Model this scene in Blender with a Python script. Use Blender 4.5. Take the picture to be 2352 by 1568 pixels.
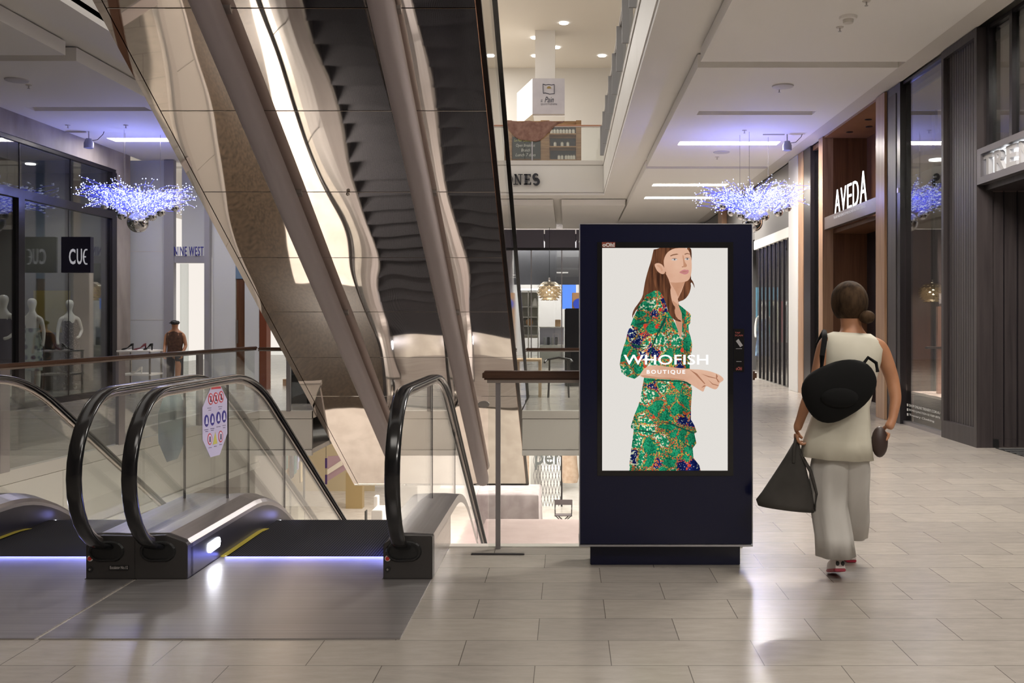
import bpy, bmesh, math, random
from mathutils import Vector, Matrix, noise
random.seed(7)
for o in list(bpy.data.objects): bpy.data.objects.remove(o, do_unlink=True)
SC = bpy.context.scene
COL = SC.collection
pi = math.pi
# ------------------------------------------------------------------ camera
F = 2230.0; CX = 1305.0; CY = 735.0; CH = 1.5
cam_d = bpy.data.cameras.new('camera'); cam = bpy.data.objects.new('camera', cam_d); COL.objects.link(cam)
cam.location = (0, 0, CH); cam.rotation_euler = (pi/2, 0, 0)
cam_d.sensor_width = 36.0; cam_d.lens = F/2352*36.0
cam_d.shift_x = -(CX-1176)/2352; cam_d.shift_y = (CY-784)/2352
cam_d.clip_start = 0.05; cam_d.clip_end = 200
SC.camera = cam
# ------------------------------------------------------------------ world and exposure
w = bpy.data.worlds.new('world'); SC.world = w; w.use_nodes = True
w.node_tree.nodes['Background'].inputs[0].default_value = (1.0, 0.93, 0.86, 1)
w.node_tree.nodes['Background'].inputs[1].default_value = 0.72
SC.view_settings.view_transform = 'Standard'; SC.view_settings.look = 'None'
SC.view_settings.gamma = 1; SC.view_settings.use_curve_mapping = False
SC.view_settings.exposure = 0.38
SC.cycles.transparent_max_bounces = 32
SC.cycles.max_bounces = 8
def area(name, loc, size, size_y, power, color=(1, .95, .88), rot=(0, 0, 0)):
    l = bpy.data.lights.new(name, 'AREA'); l.shape = 'RECTANGLE'; l.size = size; l.size_y = size_y
    l.energy = power; l.color = color
    o = bpy.data.objects.new(name, l); COL.objects.link(o); o.location = loc; o.rotation_euler = rot
    return o
def spot(name, loc, power, ang=100, color=(1, .93, .84), r=.06, rot=(0, 0, 0), blend=.6):
    l = bpy.data.lights.new(name, 'SPOT'); l.energy = power; l.color = color
    l.spot_size = math.radians(ang); l.spot_blend = blend; l.shadow_soft_size = r
    o = bpy.data.objects.new(name, l); COL.objects.link(o); o.location = loc; o.rotation_euler = rot
    return o
def point(name, loc, power, color, r=.2):
    l = bpy.data.lights.new(name, 'POINT'); l.energy = power; l.color = color; l.shadow_soft_size = r
    o = bpy.data.objects.new(name, l); COL.objects.link(o); o.location = loc
    return o
# ------------------------------------------------------------------ pixel -> place
def P(px, py, d): return Vector(((px-CX)*d/F, d, CH+(CY-py)*d/F))
def X(px, d): return (px-CX)*d/F
def Z(py, d): return CH+(CY-py)*d/F
# ------------------------------------------------------------------ materials
MATS = {}
def mat(name, col, rough=.5, metal=0, emit=None, es=0, coat=0, spec=.5, ior=None):
    if name in MATS: return MATS[name]
    m = bpy.data.materials.new(name); m.use_nodes = True
    b = m.node_tree.nodes['Principled BSDF']
    b.inputs['Base Color'].default_value = (*col, 1)
    b.inputs['Roughness'].default_value = rough
    b.inputs['Metallic'].default_value = metal
    b.inputs['Specular IOR Level'].default_value = spec
    if coat: b.inputs['Coat Weight'].default_value = coat; b.inputs['Coat Roughness'].default_value = .08
    if emit: b.inputs['Emission Color'].default_value = (*emit, 1); b.inputs['Emission Strength'].default_value = es
    MATS[name] = m
    return m
def nodes(m): return m.node_tree.nodes, m.node_tree.links, m.node_tree.nodes['Principled BSDF']
def noisy(name, c1, c2, scale=(3, 3, 3), rough=.5, metal=0, bump=0, detail=4, lo=.35, hi=.65, rvar=0, ntype='NOISE', spec=.5, coat=0, bdist=.01):
    m = mat(name, c1, rough, metal, spec=spec, coat=coat); n, l, b = nodes(m)
    tc = n.new('ShaderNodeTexCoord'); mp = n.new('ShaderNodeMapping'); mp.inputs['Scale'].default_value = scale
    l.new(tc.outputs['Object'], mp.inputs[0])
    if ntype == 'NOISE':
        t = n.new('ShaderNodeTexNoise'); t.inputs['Scale'].default_value = 1; t.inputs['Detail'].default_value = detail; out = t.outputs['Fac']
    else:
        t = n.new('ShaderNodeTexVoronoi'); t.inputs['Scale'].default_value = 1; out = t.outputs['Distance']
    l.new(mp.outputs[0], t.inputs['Vector'])
    r = n.new('ShaderNodeValToRGB'); r.color_ramp.elements[0].position = lo; r.color_ramp.elements[1].position = hi
    r.color_ramp.elements[0].color = (*c1, 1); r.color_ramp.elements[1].color = (*c2, 1)
    l.new(out, r.inputs[0]); l.new(r.outputs[0], b.inputs['Base Color'])
    if bump:
        bp = n.new('ShaderNodeBump'); bp.inputs['Strength'].default_value = bump; bp.inputs['Distance'].default_value = bdist
        l.new(out, bp.inputs['Height']); l.new(bp.outputs[0], b.inputs['Normal'])
    if rvar:
        mr = n.new('ShaderNodeMapRange'); mr.inputs[3].default_value = rough-rvar; mr.inputs[4].default_value = rough+rvar
        l.new(out, mr.inputs[0]); l.new(mr.outputs[0], b.inputs['Roughness'])
    return m
def emis(name, col, s):
    if name in MATS: return MATS[name]
    m = bpy.data.materials.new(name); m.use_nodes = True; n = m.node_tree.nodes; l = m.node_tree.links
    n.remove(n['Principled BSDF']); e = n.new('ShaderNodeEmission'); e.inputs[0].default_value = (*col, 1); e.inputs[1].default_value = s
    l.new(e.outputs[0], n['Material Output'].inputs[0]); MATS[name] = m
    return m
def glass(name, tint=(.93, .96, .94), refl=1.0, base=.04, rough=0.0):
    if name in MATS: return MATS[name]
    m = bpy.data.materials.new(name); m.use_nodes = True; n = m.node_tree.nodes; l = m.node_tree.links
    n.remove(n['Principled BSDF'])
    t = n.new('ShaderNodeBsdfTransparent'); t.inputs[0].default_value = (*tint, 1)
    g = n.new('ShaderNodeBsdfGlossy'); g.inputs['Roughness'].default_value = rough; g.inputs[0].default_value = (1, 1, 1, 1)
    lw = n.new('ShaderNodeLayerWeight'); lw.inputs[0].default_value = .5
    p = n.new('ShaderNodeMath'); p.operation = 'POWER'; p.inputs[1].default_value = 5; l.new(lw.outputs['Facing'], p.inputs[0])
    k = n.new('ShaderNodeMath'); k.operation = 'MULTIPLY_ADD'; k.inputs[1].default_value = (1-base)*refl; k.inputs[2].default_value = base*refl
    l.new(p.outputs[0], k.inputs[0])
    mx = n.new('ShaderNodeMixShader'); l.new(k.outputs[0], mx.inputs[0]); l.new(t.outputs[0], mx.inputs[1]); l.new(g.outputs[0], mx.inputs[2])
    l.new(mx.outputs[0], n['Material Output'].inputs[0]); MATS[name] = m
    return m
def wood(name, c1, c2, vertical=True, rough=.35, plank=0):
    m = mat(name, c1, rough); n, l, b = nodes(m)
    tc = n.new('ShaderNodeTexCoord'); mp = n.new('ShaderNodeMapping')
    mp.inputs['Scale'].default_value = (14, 14, .7) if vertical else (.8, .8, 14)
    l.new(tc.outputs['Object'], mp.inputs[0])
    t = n.new('ShaderNodeTexNoise'); t.inputs['Scale'].default_value = 1.2; t.inputs['Detail'].default_value = 6; t.inputs['Distortion'].default_value = .6
    l.new(mp.outputs[0], t.inputs['Vector'])
    r = n.new('ShaderNodeValToRGB'); r.color_ramp.elements[0].position = .3; r.color_ramp.elements[1].position = .7
    r.color_ramp.elements[0].color = (*c1, 1); r.color_ramp.elements[1].color = (*c2, 1)
    l.new(t.outputs['Fac'], r.inputs[0]); l.new(r.outputs[0], b.inputs['Base Color'])
    return m
# floor tiles: running bond of pale stone slabs
M_FLOOR = mat('stone_tiles', (.4, .37, .33), .16); n, l, b = nodes(M_FLOOR)
tc = n.new('ShaderNodeTexCoord'); mp = n.new('ShaderNodeMapping'); mp.inputs['Location'].default_value = (.4765+66.5, -4.55+33.3*2, 0)
l.new(tc.outputs['Object'], mp.inputs[0])
br = n.new('ShaderNodeTexBrick'); l.new(mp.outputs[0], br.inputs['Vector'])
br.inputs['Color1'].default_value = (.36, .325, .285, 1); br.inputs['Color2'].default_value = (.31, .28, .25, 1); br.inputs['Mortar'].default_value = (.13, .115, .10, 1)
br.inputs['Scale'].default_value = 1; br.inputs['Mortar Size'].default_value = .0022; br.inputs['Mortar Smooth'].default_value = .1
br.inputs['Bias'].default_value = -.1; br.inputs['Brick Width'].default_value = .665; br.inputs['Row Height'].default_value = .333
nz = n.new('ShaderNodeTexNoise'); nz.inputs['Scale'].default_value = 9; nz.inputs['Detail'].default_value = 7; nz.inputs['Roughness'].default_value = .7
mp2 = n.new('ShaderNodeMapping'); mp2.inputs['Scale'].default_value = (.6, 2.2, 1); l.new(tc.outputs['Object'], mp2.inputs[0]); l.new(mp2.outputs[0], nz.inputs['Vector'])
mr = n.new('ShaderNodeMapRange'); mr.inputs[1].default_value = .3; mr.inputs[2].default_value = .7; mr.inputs[3].default_value = .88; mr.inputs[4].default_value = 1.08
l.new(nz.outputs['Fac'], mr.inputs[0])
mm = n.new('ShaderNodeMixRGB'); mm.blend_type = 'MULTIPLY'; mm.inputs[0].default_value = 1
l.new(br.outputs['Color'], mm.inputs[1]); l.new(mr.outputs[0], mm.inputs[2]); l.new(mm.outputs[0], b.inputs['Base Color'])
mr2 = n.new('ShaderNodeMapRange'); mr2.inputs[3].default_value = .15; mr2.inputs[4].default_value = .30; l.new(nz.outputs['Fac'], mr2.inputs[0]); l.new(mr2.outputs[0], b.inputs['Roughness'])
M_GRAN = noisy('granite_floor', (.30, .24, .16), (.42, .36, .27), (26, 26, 26), .25, detail=6)
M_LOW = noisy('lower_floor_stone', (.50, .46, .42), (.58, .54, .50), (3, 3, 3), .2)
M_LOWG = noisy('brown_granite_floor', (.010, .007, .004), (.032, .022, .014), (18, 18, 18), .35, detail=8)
M_WHITE = mat('white_paint', (.78, .75, .71), .55)
M_CEIL = mat('ceiling_paint', (.82, .79, .75), .7)
M_TRIM = mat('trim_paint', (.62, .58, .53), .55)
M_FASC = noisy('fascia_panel', (.66, .63, .58), (.70, .67, .62), (.5, .5, .5), .5)
M_PLATE = noisy('brushed_steel_plate', (.34, .32, .315), (.46, .44, .43), (.5, 60, 1), .33, metal=.75, rvar=.08, detail=5)
M_STEEL = noisy('brushed_steel', (.42, .39, .37), (.50, .47, .45), (.5, 2, 40), .28, metal=.9)
M_DECK = noisy('steel_decking', (.36, .34, .34), (.42, .40, .40), (40, .6, 1), .3, metal=.85)
M_BOX = mat('dark_steel_housing', (.065, .06, .058), .38, .6)
M_BLACK = mat('black_plastic', (.012, .012, .012), .35)
M_RUB = mat('black_rubber_handrail', (.008, .008, .009), .16, spec=.6)
M_STEP = mat('escalator_steps', (.05, .05, .055), .75, 0, spec=.1); n, l, b = nodes(M_STEP)
tc = n.new('ShaderNodeTexCoord'); wv = n.new('ShaderNodeTexWave'); wv.wave_type = 'BANDS'; wv.bands_direction = 'X'
wv.inputs['Scale'].default_value = 17.5; l.new(tc.outputs['Object'], wv.inputs['Vector'])
r = n.new('ShaderNodeValToRGB'); r.color_ramp.elements[0].position = .4; r.color_ramp.elements[1].position = .6
r.color_ramp.elements[0].color = (.008, .008, .009, 1); r.color_ramp.elements[1].color = (.045, .043, .05, 1)
l.new(wv.outputs['Fac'], r.inputs[0]); l.new(r.outputs[0], b.inputs['Base Color'])
M_MIRROR = mat('bronze_mirror_steel', (.90, .82, .765), .025, 1); n, l, b = nodes(M_MIRROR)
tc = n.new('ShaderNodeTexCoord'); mp = n.new('ShaderNodeMapping'); mp.inputs['Scale'].default_value = (1.3, .45, .45); l.new(tc.outputs['Object'], mp.inputs[0])
nz = n.new('ShaderNodeTexNoise'); nz.inputs['Scale'].default_value = 1.0; nz.inputs['Detail'].default_value = .3; l.new(mp.outputs[0], nz.inputs['Vector'])
bp = n.new('ShaderNodeBump'); bp.inputs['Strength'].default_value = 1; bp.inputs['Distance'].default_value = .022
l.new(nz.outputs['Fac'], bp.inputs['Height']); l.new(bp.outputs[0], b.inputs['Normal'])
M_MIRR2 = mat('polished_steel', (.78, .74, .70), .04, 1)
M_COPPER = mat('copper_trim', (.55, .33, .24), .25, 1)
M_BEAM = mat('mauve_painted_steel', (.40, .345, .345), .5, 0)
M_RAIL = wood('dark_timber_rail', (.055, .025, .015), (.10, .05, .03), False, .22)
M_RAILM = mat('rail_metal', (.5, .45, .42), .25, 1)
M_POST = mat('grey_steel_post', (.34, .32, .33), .3, .8)
M_GL = glass('clear_glass', (.955, .97, .96), 1.0)
M_GLS = glass('shop_glass', (.86, .88, .87), 1.15, .06)
M_GLD = glass('dark_shop_glass', (.70, .72, .71), 1.25, .07)
M_NAVY = mat('navy_gloss_panel', (.004, .005, .022), .16, 0, spec=.35)
M_BEZ = mat('black_bezel_glass', (.004, .004, .005), .05)
M_EDGE = mat('thin_steel_edge', (.45, .45, .48), .3, 1)
M_WALN = wood('walnut_panel', (.075, .030, .013), (.15, .065, .03))
M_OAK = wood('oak_frame', (.25, .14, .08), (.40, .25, .155), rough=.3)
M_DARK = wood('charcoal_timber', (.022, .017, .018), (.045, .036, .036), rough=.45)
M_BLKF = mat('black_window_frame', (.01, .008, .01), .3)
M_CONC = noisy('polished_concrete', (.20, .17, .155), (.36, .32, .29), (1.6, 1.6, .7), .45, bump=.05, detail=7)
M_INT = mat('dark_interior', (.05, .048, .045), .7)
M_LED = emis('slot_light', (1, .98, .95), 5.0)
M_LETW = emis('lit_white_letter', (.92, .96, 1.0), 2.2)
M_MANN = mat('mannequin_white', (.68, .66, .60), .3)
M_SKIN = noisy('tanned_skin', (.36, .16, .08), (.42, .20, .105), (8, 8, 8), .5)
# ------------------------------------------------------------------ mesh helpers
class MB:
    def __init__(s): s.v = []; s.f = []
    def add(s, vs, fs):
        o = len(s.v); s.v += [Vector(a) for a in vs]; s.f += [tuple(i+o for i in f) for f in fs]; return s
    def box(s, x0, x1, y0, y1, z0, z1):
        return s.add([(x0,y0,z0),(x1,y0,z0),(x1,y1,z0),(x0,y1,z0),(x0,y0,z1),(x1,y0,z1),(x1,y1,z1),(x0,y1,z1)],
                     [(3,2,1,0),(4,5,6,7),(0,1,5,4),(1,2,6,5),(2,3,7,6),(3,0,4,7)])
    def prism(s, pts, axis, a, b):
        # pts 2D loop; axis 'x': pts=(y,z); 'y': (x,z); 'z': (x,y)
        def mk(p, t): return {'x': (t, p[0], p[1]), 'y': (p[0], t, p[1]), 'z': (p[0], p[1], t)}[axis]
        n_ = len(pts)
        vs = [mk(p, a) for p in pts]+[mk(p, b) for p in pts]
        fs = [tuple(range(n_)), tuple(range(2*n_-1, n_-1, -1))]+[(i, i+n_, (i+1) % n_+n_, (i+1) % n_) for i in range(n_)]
        return s.add(vs, fs)
    def loft(s, rings, caps=True, closed=False):
        k = len(rings[0]); vs = [p for r_ in rings for p in r_]; fs = []
        R_ = len(rings)
        for i in range(R_-1+(1 if closed else 0)):
            for j in range(k):
                a = i*k+j; b_ = i*k+(j+1) % k; c = ((i+1) % R_)*k+(j+1) % k; d = ((i+1) % R_)*k+j
                fs.append((a, b_, c, d))
        if caps and not closed: fs += [tuple(range(k-1, -1, -1)), tuple(range((R_-1)*k, R_*k))]
        return s.add(vs, fs)
    def tube(s, path, r, n_=8, caps=True):
        path = [Vector(p) for p in path]; rings = []; up = Vector((0, 0, 1))
        for i, p in enumerate(path):
            t = (path[min(i+1, len(path)-1)]-path[max(i-1, 0)]).normalized()
            a = t.cross(up)
            if a.length < .05: a = t.cross(Vector((0, 1, 0)))
            a.normalize(); b_ = t.cross(a).normalized(); rr = r[i] if isinstance(r, (list, tuple)) else r
            rings.append([p+a*math.cos(2*pi*j/n_)*rr+b_*math.sin(2*pi*j/n_)*rr for j in range(n_)])
        return s.loft(rings, caps)
    def sweep_yz(s, path, prof, x0, caps=True):
        # path of (y,z); prof of (dx, dn) where dn is along the left normal of travel
        rings = []
        for i, p in enumerate(path):
            q0 = path[max(i-1, 0)]; q1 = path[min(i+1, len(path)-1)]
            ty, tz = q1[0]-q0[0], q1[1]-q0[1]; L_ = math.hypot(ty, tz) or 1; ny, nz_ = -tz/L_, ty/L_
            rings.append([(x0+a, p[0]+ny*b_, p[1]+nz_*b_) for a, b_ in prof])
        return s.loft(rings, caps)
    def lathe(s, prof, c, n_=24, axis='z'):
        c = Vector(c); rings = []
        for r_, h in prof:
            rr = max(r_, 1e-4); ring = []
            for j in range(n_):
                a = 2*pi*j/n_; u, v = math.cos(a)*rr, math.sin(a)*rr
                ring.append(c+{'z': Vector((u, v, h)), 'y': Vector((u, h, v)), 'x': Vector((h, u, v))}[axis])
            rings.append(ring)
        return s.loft(rings)
    def sphere(s, c, r, nu=16, nv=10, sc=(1, 1, 1)):
        c = Vector(c); rings = []
        for i in range(nv+1):
            ph = pi*i/nv; rr = max(math.sin(ph), 1e-3)
            rings.append([c+Vector((math.cos(2*pi*j/nu)*rr*r*sc[0], math.sin(2*pi*j/nu)*rr*r*sc[1], -math.cos(ph)*r*sc[2])) for j in range(nu)])
        return s.loft(rings)
    def build(s, name, m, parent=None, smooth=False, bevel=0, origin=None, autosmooth=None):
        me = bpy.data.meshes.new(name)
        off = Vector((0, 0, 0))
        if parent is not None:
            p = parent
            while p is not None: off += p.location; p = p.parent
        elif origin is not None: off = Vector(origin)
        me.from_pydata([tuple(v-off) for v in s.v], [], s.f); me.update()
        bm = bmesh.new(); bm.from_mesh(me); bmesh.ops.recalc_face_normals(bm, faces=bm.faces)
        if bevel:
            eds = [e for e in bm.edges if len(e.link_faces) == 2 and e.calc_face_angle(0) > .5]
            bmesh.ops.bevel(bm, geom=eds, offset=bevel, segments=2, affect='EDGES', clamp_overlap=True)
        if smooth:
            for f_ in bm.faces: f_.smooth = True
            for e in bm.edges:
                if len(e.link_faces) == 2 and e.calc_face_angle(0) > (autosmooth or .8): e.smooth = False
        bm.to_mesh(me); bm.free()
        o = bpy.data.objects.new(name, me); COL.objects.link(o)
        if m: me.materials.append(m)
        if parent is not None: o.parent = parent
        elif origin is not None: o.location = off
        return o
def tag(o, label=None, cat=None, group=None, kind=None):
    if label: o['label'] = label
    if cat: o['category'] = cat
    if group: o['group'] = group
    if kind: o['kind'] = kind
    return o
def thing(name, loc, label, cat, group=None):
    o = bpy.data.objects.new(name, None); COL.objects.link(o); o.location = loc; o.empty_display_size = .1
    return tag(o, label, cat, group)
def struct(name, mb, m, **k):
    o = mb.build(name, m, **k); o['kind'] = 'structure'; return o
def copy_tree(o, parent=None):
    c = o.copy(); COL.objects.link(c)
    if parent is not None: c.parent = parent
    for ch in list(o.children): copy_tree(ch, c)
    return c
def dup(o, loc, label, rot=None, group=None):
    c = copy_tree(o); c.location = loc; c['label'] = label
    if rot is not None: c.rotation_euler = (0, 0, rot)
    if group: c['group'] = group
    return c
def bx(name, m, parent, *a, **k): return MB().box(*a).build(name, m, parent, **k)
def text_mb(body, plane, w_, h_, thick=.0, bold=.0, spacing=1.0, shear=0.0):
    """letters fitted to the box w_ x h_; plane = (origin, u, v, n) vectors; returns MB"""
    cu = bpy.data.curves.new('t', 'FONT'); cu.body = body; cu.size = 1; cu.offset = bold; cu.space_character = spacing; cu.resolution_u = 3; cu.shear = shear
    if thick: cu.extrude = .5
    ob = bpy.data.objects.new('t', cu); COL.objects.link(ob)
    dg = bpy.context.evaluated_depsgraph_get(); me = bpy.data.meshes.new_from_object(ob.evaluated_get(dg))
    xs = [v.co.x for v in me.vertices]; ys = [v.co.y for v in me.vertices]
    x0, x1, y0, y1 = min(xs), max(xs), min(ys), max(ys)
    o_, u, v_, n_ = [Vector(q) for q in plane]
    mb = MB()
    mb.v = [o_+u*((q.co.x-x0)/(x1-x0)*w_)+v_*((q.co.y-y0)/(y1-y0)*h_)+n_*(q.co.z*thick*2*.5 if thick else 0) for q in me.vertices]
    mb.f = [tuple(p.vertices) for p in me.polygons]
    bpy.data.objects.remove(ob, do_unlink=True); bpy.data.curves.remove(cu); bpy.data.meshes.remove(me)
    return mb
def skin_mb(verts, edges, radii, sub=2, root=0):
    me = bpy.data.meshes.new('s'); me.from_pydata([tuple(v) for v in verts], edges, []); me.update()
    ob = bpy.data.objects.new('s', me); COL.objects.link(ob)
    sm = ob.modifiers.new('s', 'SKIN'); sm.use_smooth_shade = True
    for i, r_ in enumerate(radii):
        if isinstance(r_, (int, float)): r_ = (r_, r_)
        me.skin_vertices[0].data[i].radius = r_
        me.skin_vertices[0].data[i].use_root = (i == root)
    ss = ob.modifiers.new('ss', 'SUBSURF'); ss.levels = sub; ss.render_levels = sub
    dg = bpy.context.evaluated_depsgraph_get(); e = bpy.data.meshes.new_from_object(ob.evaluated_get(dg))
    mb = MB(); mb.v = [v.co.copy() for v in e.vertices]; mb.f = [tuple(p.vertices) for p in e.polygons]
    bpy.data.objects.remove(ob, do_unlink=True); bpy.data.meshes.remove(me); bpy.data.meshes.remove(e)
    return mb
def ell(c, rx, ry, n_=20, rot=0, tilt=(0, 0), pw=1.0):
    """horizontal ellipse ring around c, optional squareness pw<1 and tilt slopes"""
    out = []
    for j in range(n_):
        a = 2*pi*j/n_; u = math.copysign(abs(math.cos(a))**pw, math.cos(a))*rx; v_ = math.copysign(abs(math.sin(a))**pw, math.sin(a))*ry
        x = u*math.cos(rot)-v_*math.sin(rot); y = u*math.sin(rot)+v_*math.cos(rot)
        out.append(Vector((c[0]+x, c[1]+y, c[2]+x*tilt[0]+y*tilt[1])))
    return out
# ================================================================== SETTING
fl = MB()
fl.box(-9.3, 9.5, -8, 6.13, -.12, 0)
fl.box(-9.3, -4.22, 6.13, 6.46, -.12, 0); fl.box(-.785, 1.15, 6.13, 6.46, -.12, 0)
fl.box(1.15, 9.5, 6.13, 42, -.12, 0); fl.box(-14, -4.22, 16.0, 42, -.12, 0); fl.box(-.76, 1.15, 16.0, 42, -.12, 0); fl.box(-4.22, -.76, 19.45, 42, -.12, 0)
fl.prism([(-14, 6.46), (-5.78, 6.46), (-5.1, 16.0), (-14, 16.0)], 'z', -.12, 0)
struct('floor', fl, M_FLOOR)
# void edges at this level: shoe, panels with seams, bottom bead
def fascia(name, a, b, z0, z1, bead=True, seams=1.25, shoe=True):
    a = Vector((a[0], a[1], 0)); b = Vector((b[0], b[1], 0)); d = (b-a); L_ = d.length; d.normalize(); nrm = Vector((-d.y, d.x, 0))
    def slab(mb, s0, s1, za, zb, o0, o1):
        p = [a+d*s0+nrm*o0, a+d*s1+nrm*o0, a+d*s1+nrm*o1, a+d*s0+nrm*o1]
        mb.prism([(q.x, q.y) for q in p], 'z', za, zb)
    mb = MB(); n_ = max(1, int(L_/seams))
    for i in range(n_): slab(mb, L_*i/n_+.004, L_*(i+1)/n_-.004, z0+.1, z1-.13, -.03, .0)
    f_ = struct(name, mb, M_FASC)
    m2 = MB(); slab(m2, 0, L_, z1-.12, z1+.01, -.06, .02); m2.build('shoe_channel', M_TRIM, f_)
    if bead: m3 = MB(); slab(m3, 0, L_, z0, z0+.09, -.05, .02); m3.build('bottom_bead', M_WHITE, f_)
    m4 = MB(); slab(m4, 0, L_, z0+.1, z1-.13, -.05, -.031); m4.build('backing', M_BLKF, f_)
    return f_
fascia('trim_1', (-5.1, 16.0), (-5.78, 6.46), -.92, 0)
fascia('trim_2', (1.15, 16.0), (-.76, 16.0), -.73, 0)
fascia('trim_9', (-4.22, 16.0), (-5.1, 16.0), -.73, 0)
fascia('trim_3', (1.15, 6.46), (1.15, 16.0), -.73, 0)
fascia('trim_4', (-.785, 6.46), (1.15, 6.46), -.92, 0)
struct('ceiling_lower_level', MB().prism([(-14, 2), (-4.3, 2), (-4.3, 6.4), (-5.84, 6.4), (-5.16, 16.06), (-14, 16.06)], 'z', -.9, -.82).box(-14, -4.24, 16.08, 46, -.71, -.63).box(-.74, 14, 16.08, 46, -.71, -.63).box(-4.24, -.74, 19.5, 46, -.71, -.63).box(1.21, 14, 6.4, 16.08, -.71, -.63).box(-.78, 14, 2, 6.4, -.9, -.82), M_CEIL)
# ---- ceiling of this level
ce = MB()
ce.box(1.05, 9.5, -8, 42, 5.15, 5.3); ce.box(-14, -5.8, -8, 42, 5.15, 5.3); ce.box(-5.8, 1.05, 28.36, 42, 5.15, 5.3)
ce.box(-5.8, 1.05, -8, 3.8, 5.15, 5.3)
struct('ceiling', ce, M_CEIL)
def ceil_panels(name, x0, x1, pieces, slots):
    mb = MB()
    for (y0, y1) in pieces:
        ys = y0
        for (sx0, sx1, sy0, sy1) in [s for s in slots if s[2] > y0 and s[3] < y1]:
            mb.box(x0, x1, ys, sy0, 4.95, 5.13); mb.box(x0, sx0, sy0, sy1, 4.95, 5.13); mb.box(sx1, x1, sy0, sy1, 4.95, 5.13); ys = sy1
        mb.box(x0, x1, ys, y1, 4.95, 5.13)
    return struct(name, mb, M_CEIL)
rs = [(2.16, 4.10, 16.03, 16.33), (2.16, 4.10, 18.76, 19.14), (2.16, 4.05, 24.6, 25.0), (2.16, 4.05, 27.2, 27.6), (2.16, 4.05, 8.9, 9.2), (2.16, 4.05, 4.0, 4.3)]
rs.sort(key=lambda s: s[2])
ceil_panels('ceiling_panels_right', 1.77, 4.51, [(-8, 12.97), (13.27, 21.8), (22.12, 34)], rs)
struct('trim_5', MB().box(4.51, 4.82, -8, 34, 4.95, 5.13), M_TRIM)
ls = [(-8.8, -6.86, 15.72, 16.02), (-8.75, -6.86, 18.4, 18.78), (-8.75, -6.9, 24.6, 25.0), (-8.8, -6.86, 8.9, 9.2)]
ls.sort(key=lambda s: s[2])
ceil_panels('ceiling_panels_left', -9.22, -6.55, [(-8, 12.65), (12.93, 21.8), (22.12, 28.3)], ls)
struct('ceiling_panels_far', MB().box(-2.6, -.45, 29.2, 36.6, 4.95, 5.13).box(-.2, 1.72, 29.2, 36.6, 4.95, 5.13).box(-8.5, -2.9, 29.2, 36.6, 4.95, 5.13), M_CEIL)
def slot_lamp(x0, x1, y0, y1, label):
    t = thing('slot_lamp', ((x0+x1)/2, (y0+y1)/2, 5.03), label, 'ceiling light', 'linear lamps recessed in the ceiling')
    MB().box(x0+.01, x1-.01, y0+.01, y1-.01, 5.02, 5.04).build('diffuser', M_LED, t)
    MB().box(x0+.005, x1-.005, y0+.005, y1-.005, 5.045, 5.12).build('housing', M_STEEL, t)
slot_lamp(2.16, 4.10, 18.76, 19.14, 'bright linear lamp recessed in ceiling above the right glowing chandelier, widest of the lit strips')
slot_lamp(2.16, 4.05, 24.6, 25.0, 'lit linear ceiling strip just behind the right chandelier, upper of the two far ones')
slot_lamp(2.16, 4.05, 27.2, 27.6, 'lit linear ceiling strip furthest along the right walkway, lower of the two far ones')
slot_lamp(-8.75, -6.86, 18.4, 18.78, 'bright linear lamp in the left ceiling beside the mirrored escalator soffit')
slot_lamp(-8.75, -6.9, 24.6, 25.0, 'lit ceiling strip over the far left walkway near the white shopfront')
slot_lamp(2.16, 4.05, 4.0, 4.3, 'lit ceiling strip over the near right walkway')
slot_lamp(2.16, 4.05, 8.9, 9.2, 'lit ceiling strip over the walkway above the walking woman')
slot_lamp(-8.8, -6.86, 8.9, 9.2, 'lit ceiling strip over the near left walkway')
# fascias of the level above
fascia('trim_6', (1.03, -6), (1.03, 28.3), 5.13, 6.14, bead=False, seams=6)
fascia('trim_7', (1.03, 28.3), (-5.8, 28.3), 5.13, 6.14, bead=False, seams=2.7)
fascia('trim_8', (-5.8, 28.3), (-5.8, -6), 5.13, 6.14, bead=False, seams=6)
struct('floor_upper_level', MB().box(1.06, 9.5, -6, 28.3, 5.32, 6.07).box(-9.5, 9.5, 28.34, 46, 5.32, 6.07).box(-9.5, -5.84, -6, 28.3, 5.32, 6.07).box(-5.8, 1.0, -6, 3.8, 5.32, 6.07), M_GRAN)
# ---- lower level floor and far walls
struct('floor_lower_level', MB().box(-16, 16, 2, 46, -6.2, -6.07), M_LOW)
struct('wall_back_added', MB().box(-9.3, 9.5, -8.1, -8, 0, 5.15), mat('added_back_wall', (.22, .2, .19), .5))  # unseen wall added behind the camera to darken reflections in the kiosk
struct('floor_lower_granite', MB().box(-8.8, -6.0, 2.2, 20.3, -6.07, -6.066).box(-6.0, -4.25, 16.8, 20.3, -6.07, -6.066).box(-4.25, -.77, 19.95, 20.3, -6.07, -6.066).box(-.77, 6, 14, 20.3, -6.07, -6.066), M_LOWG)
struct('wall_lower_far', MB().box(-16, 16, 44, 44.2, -6.07, -.71), M_WHITE)
struct('wall_lower_left', MB().box(-9.0, -8.8, 2, 30, -6.07, -.9), mat('brown_lower_wall', (.07, .045, .035), .4))
struct('wall_lower_right', MB().box(12, 12.2, 2, 44, -6.07, -.9), M_WHITE)
struct('wall_lower_near', MB().box(-9, 12, 2, 2.2, -6.07, -.9), M_FASC)
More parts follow.
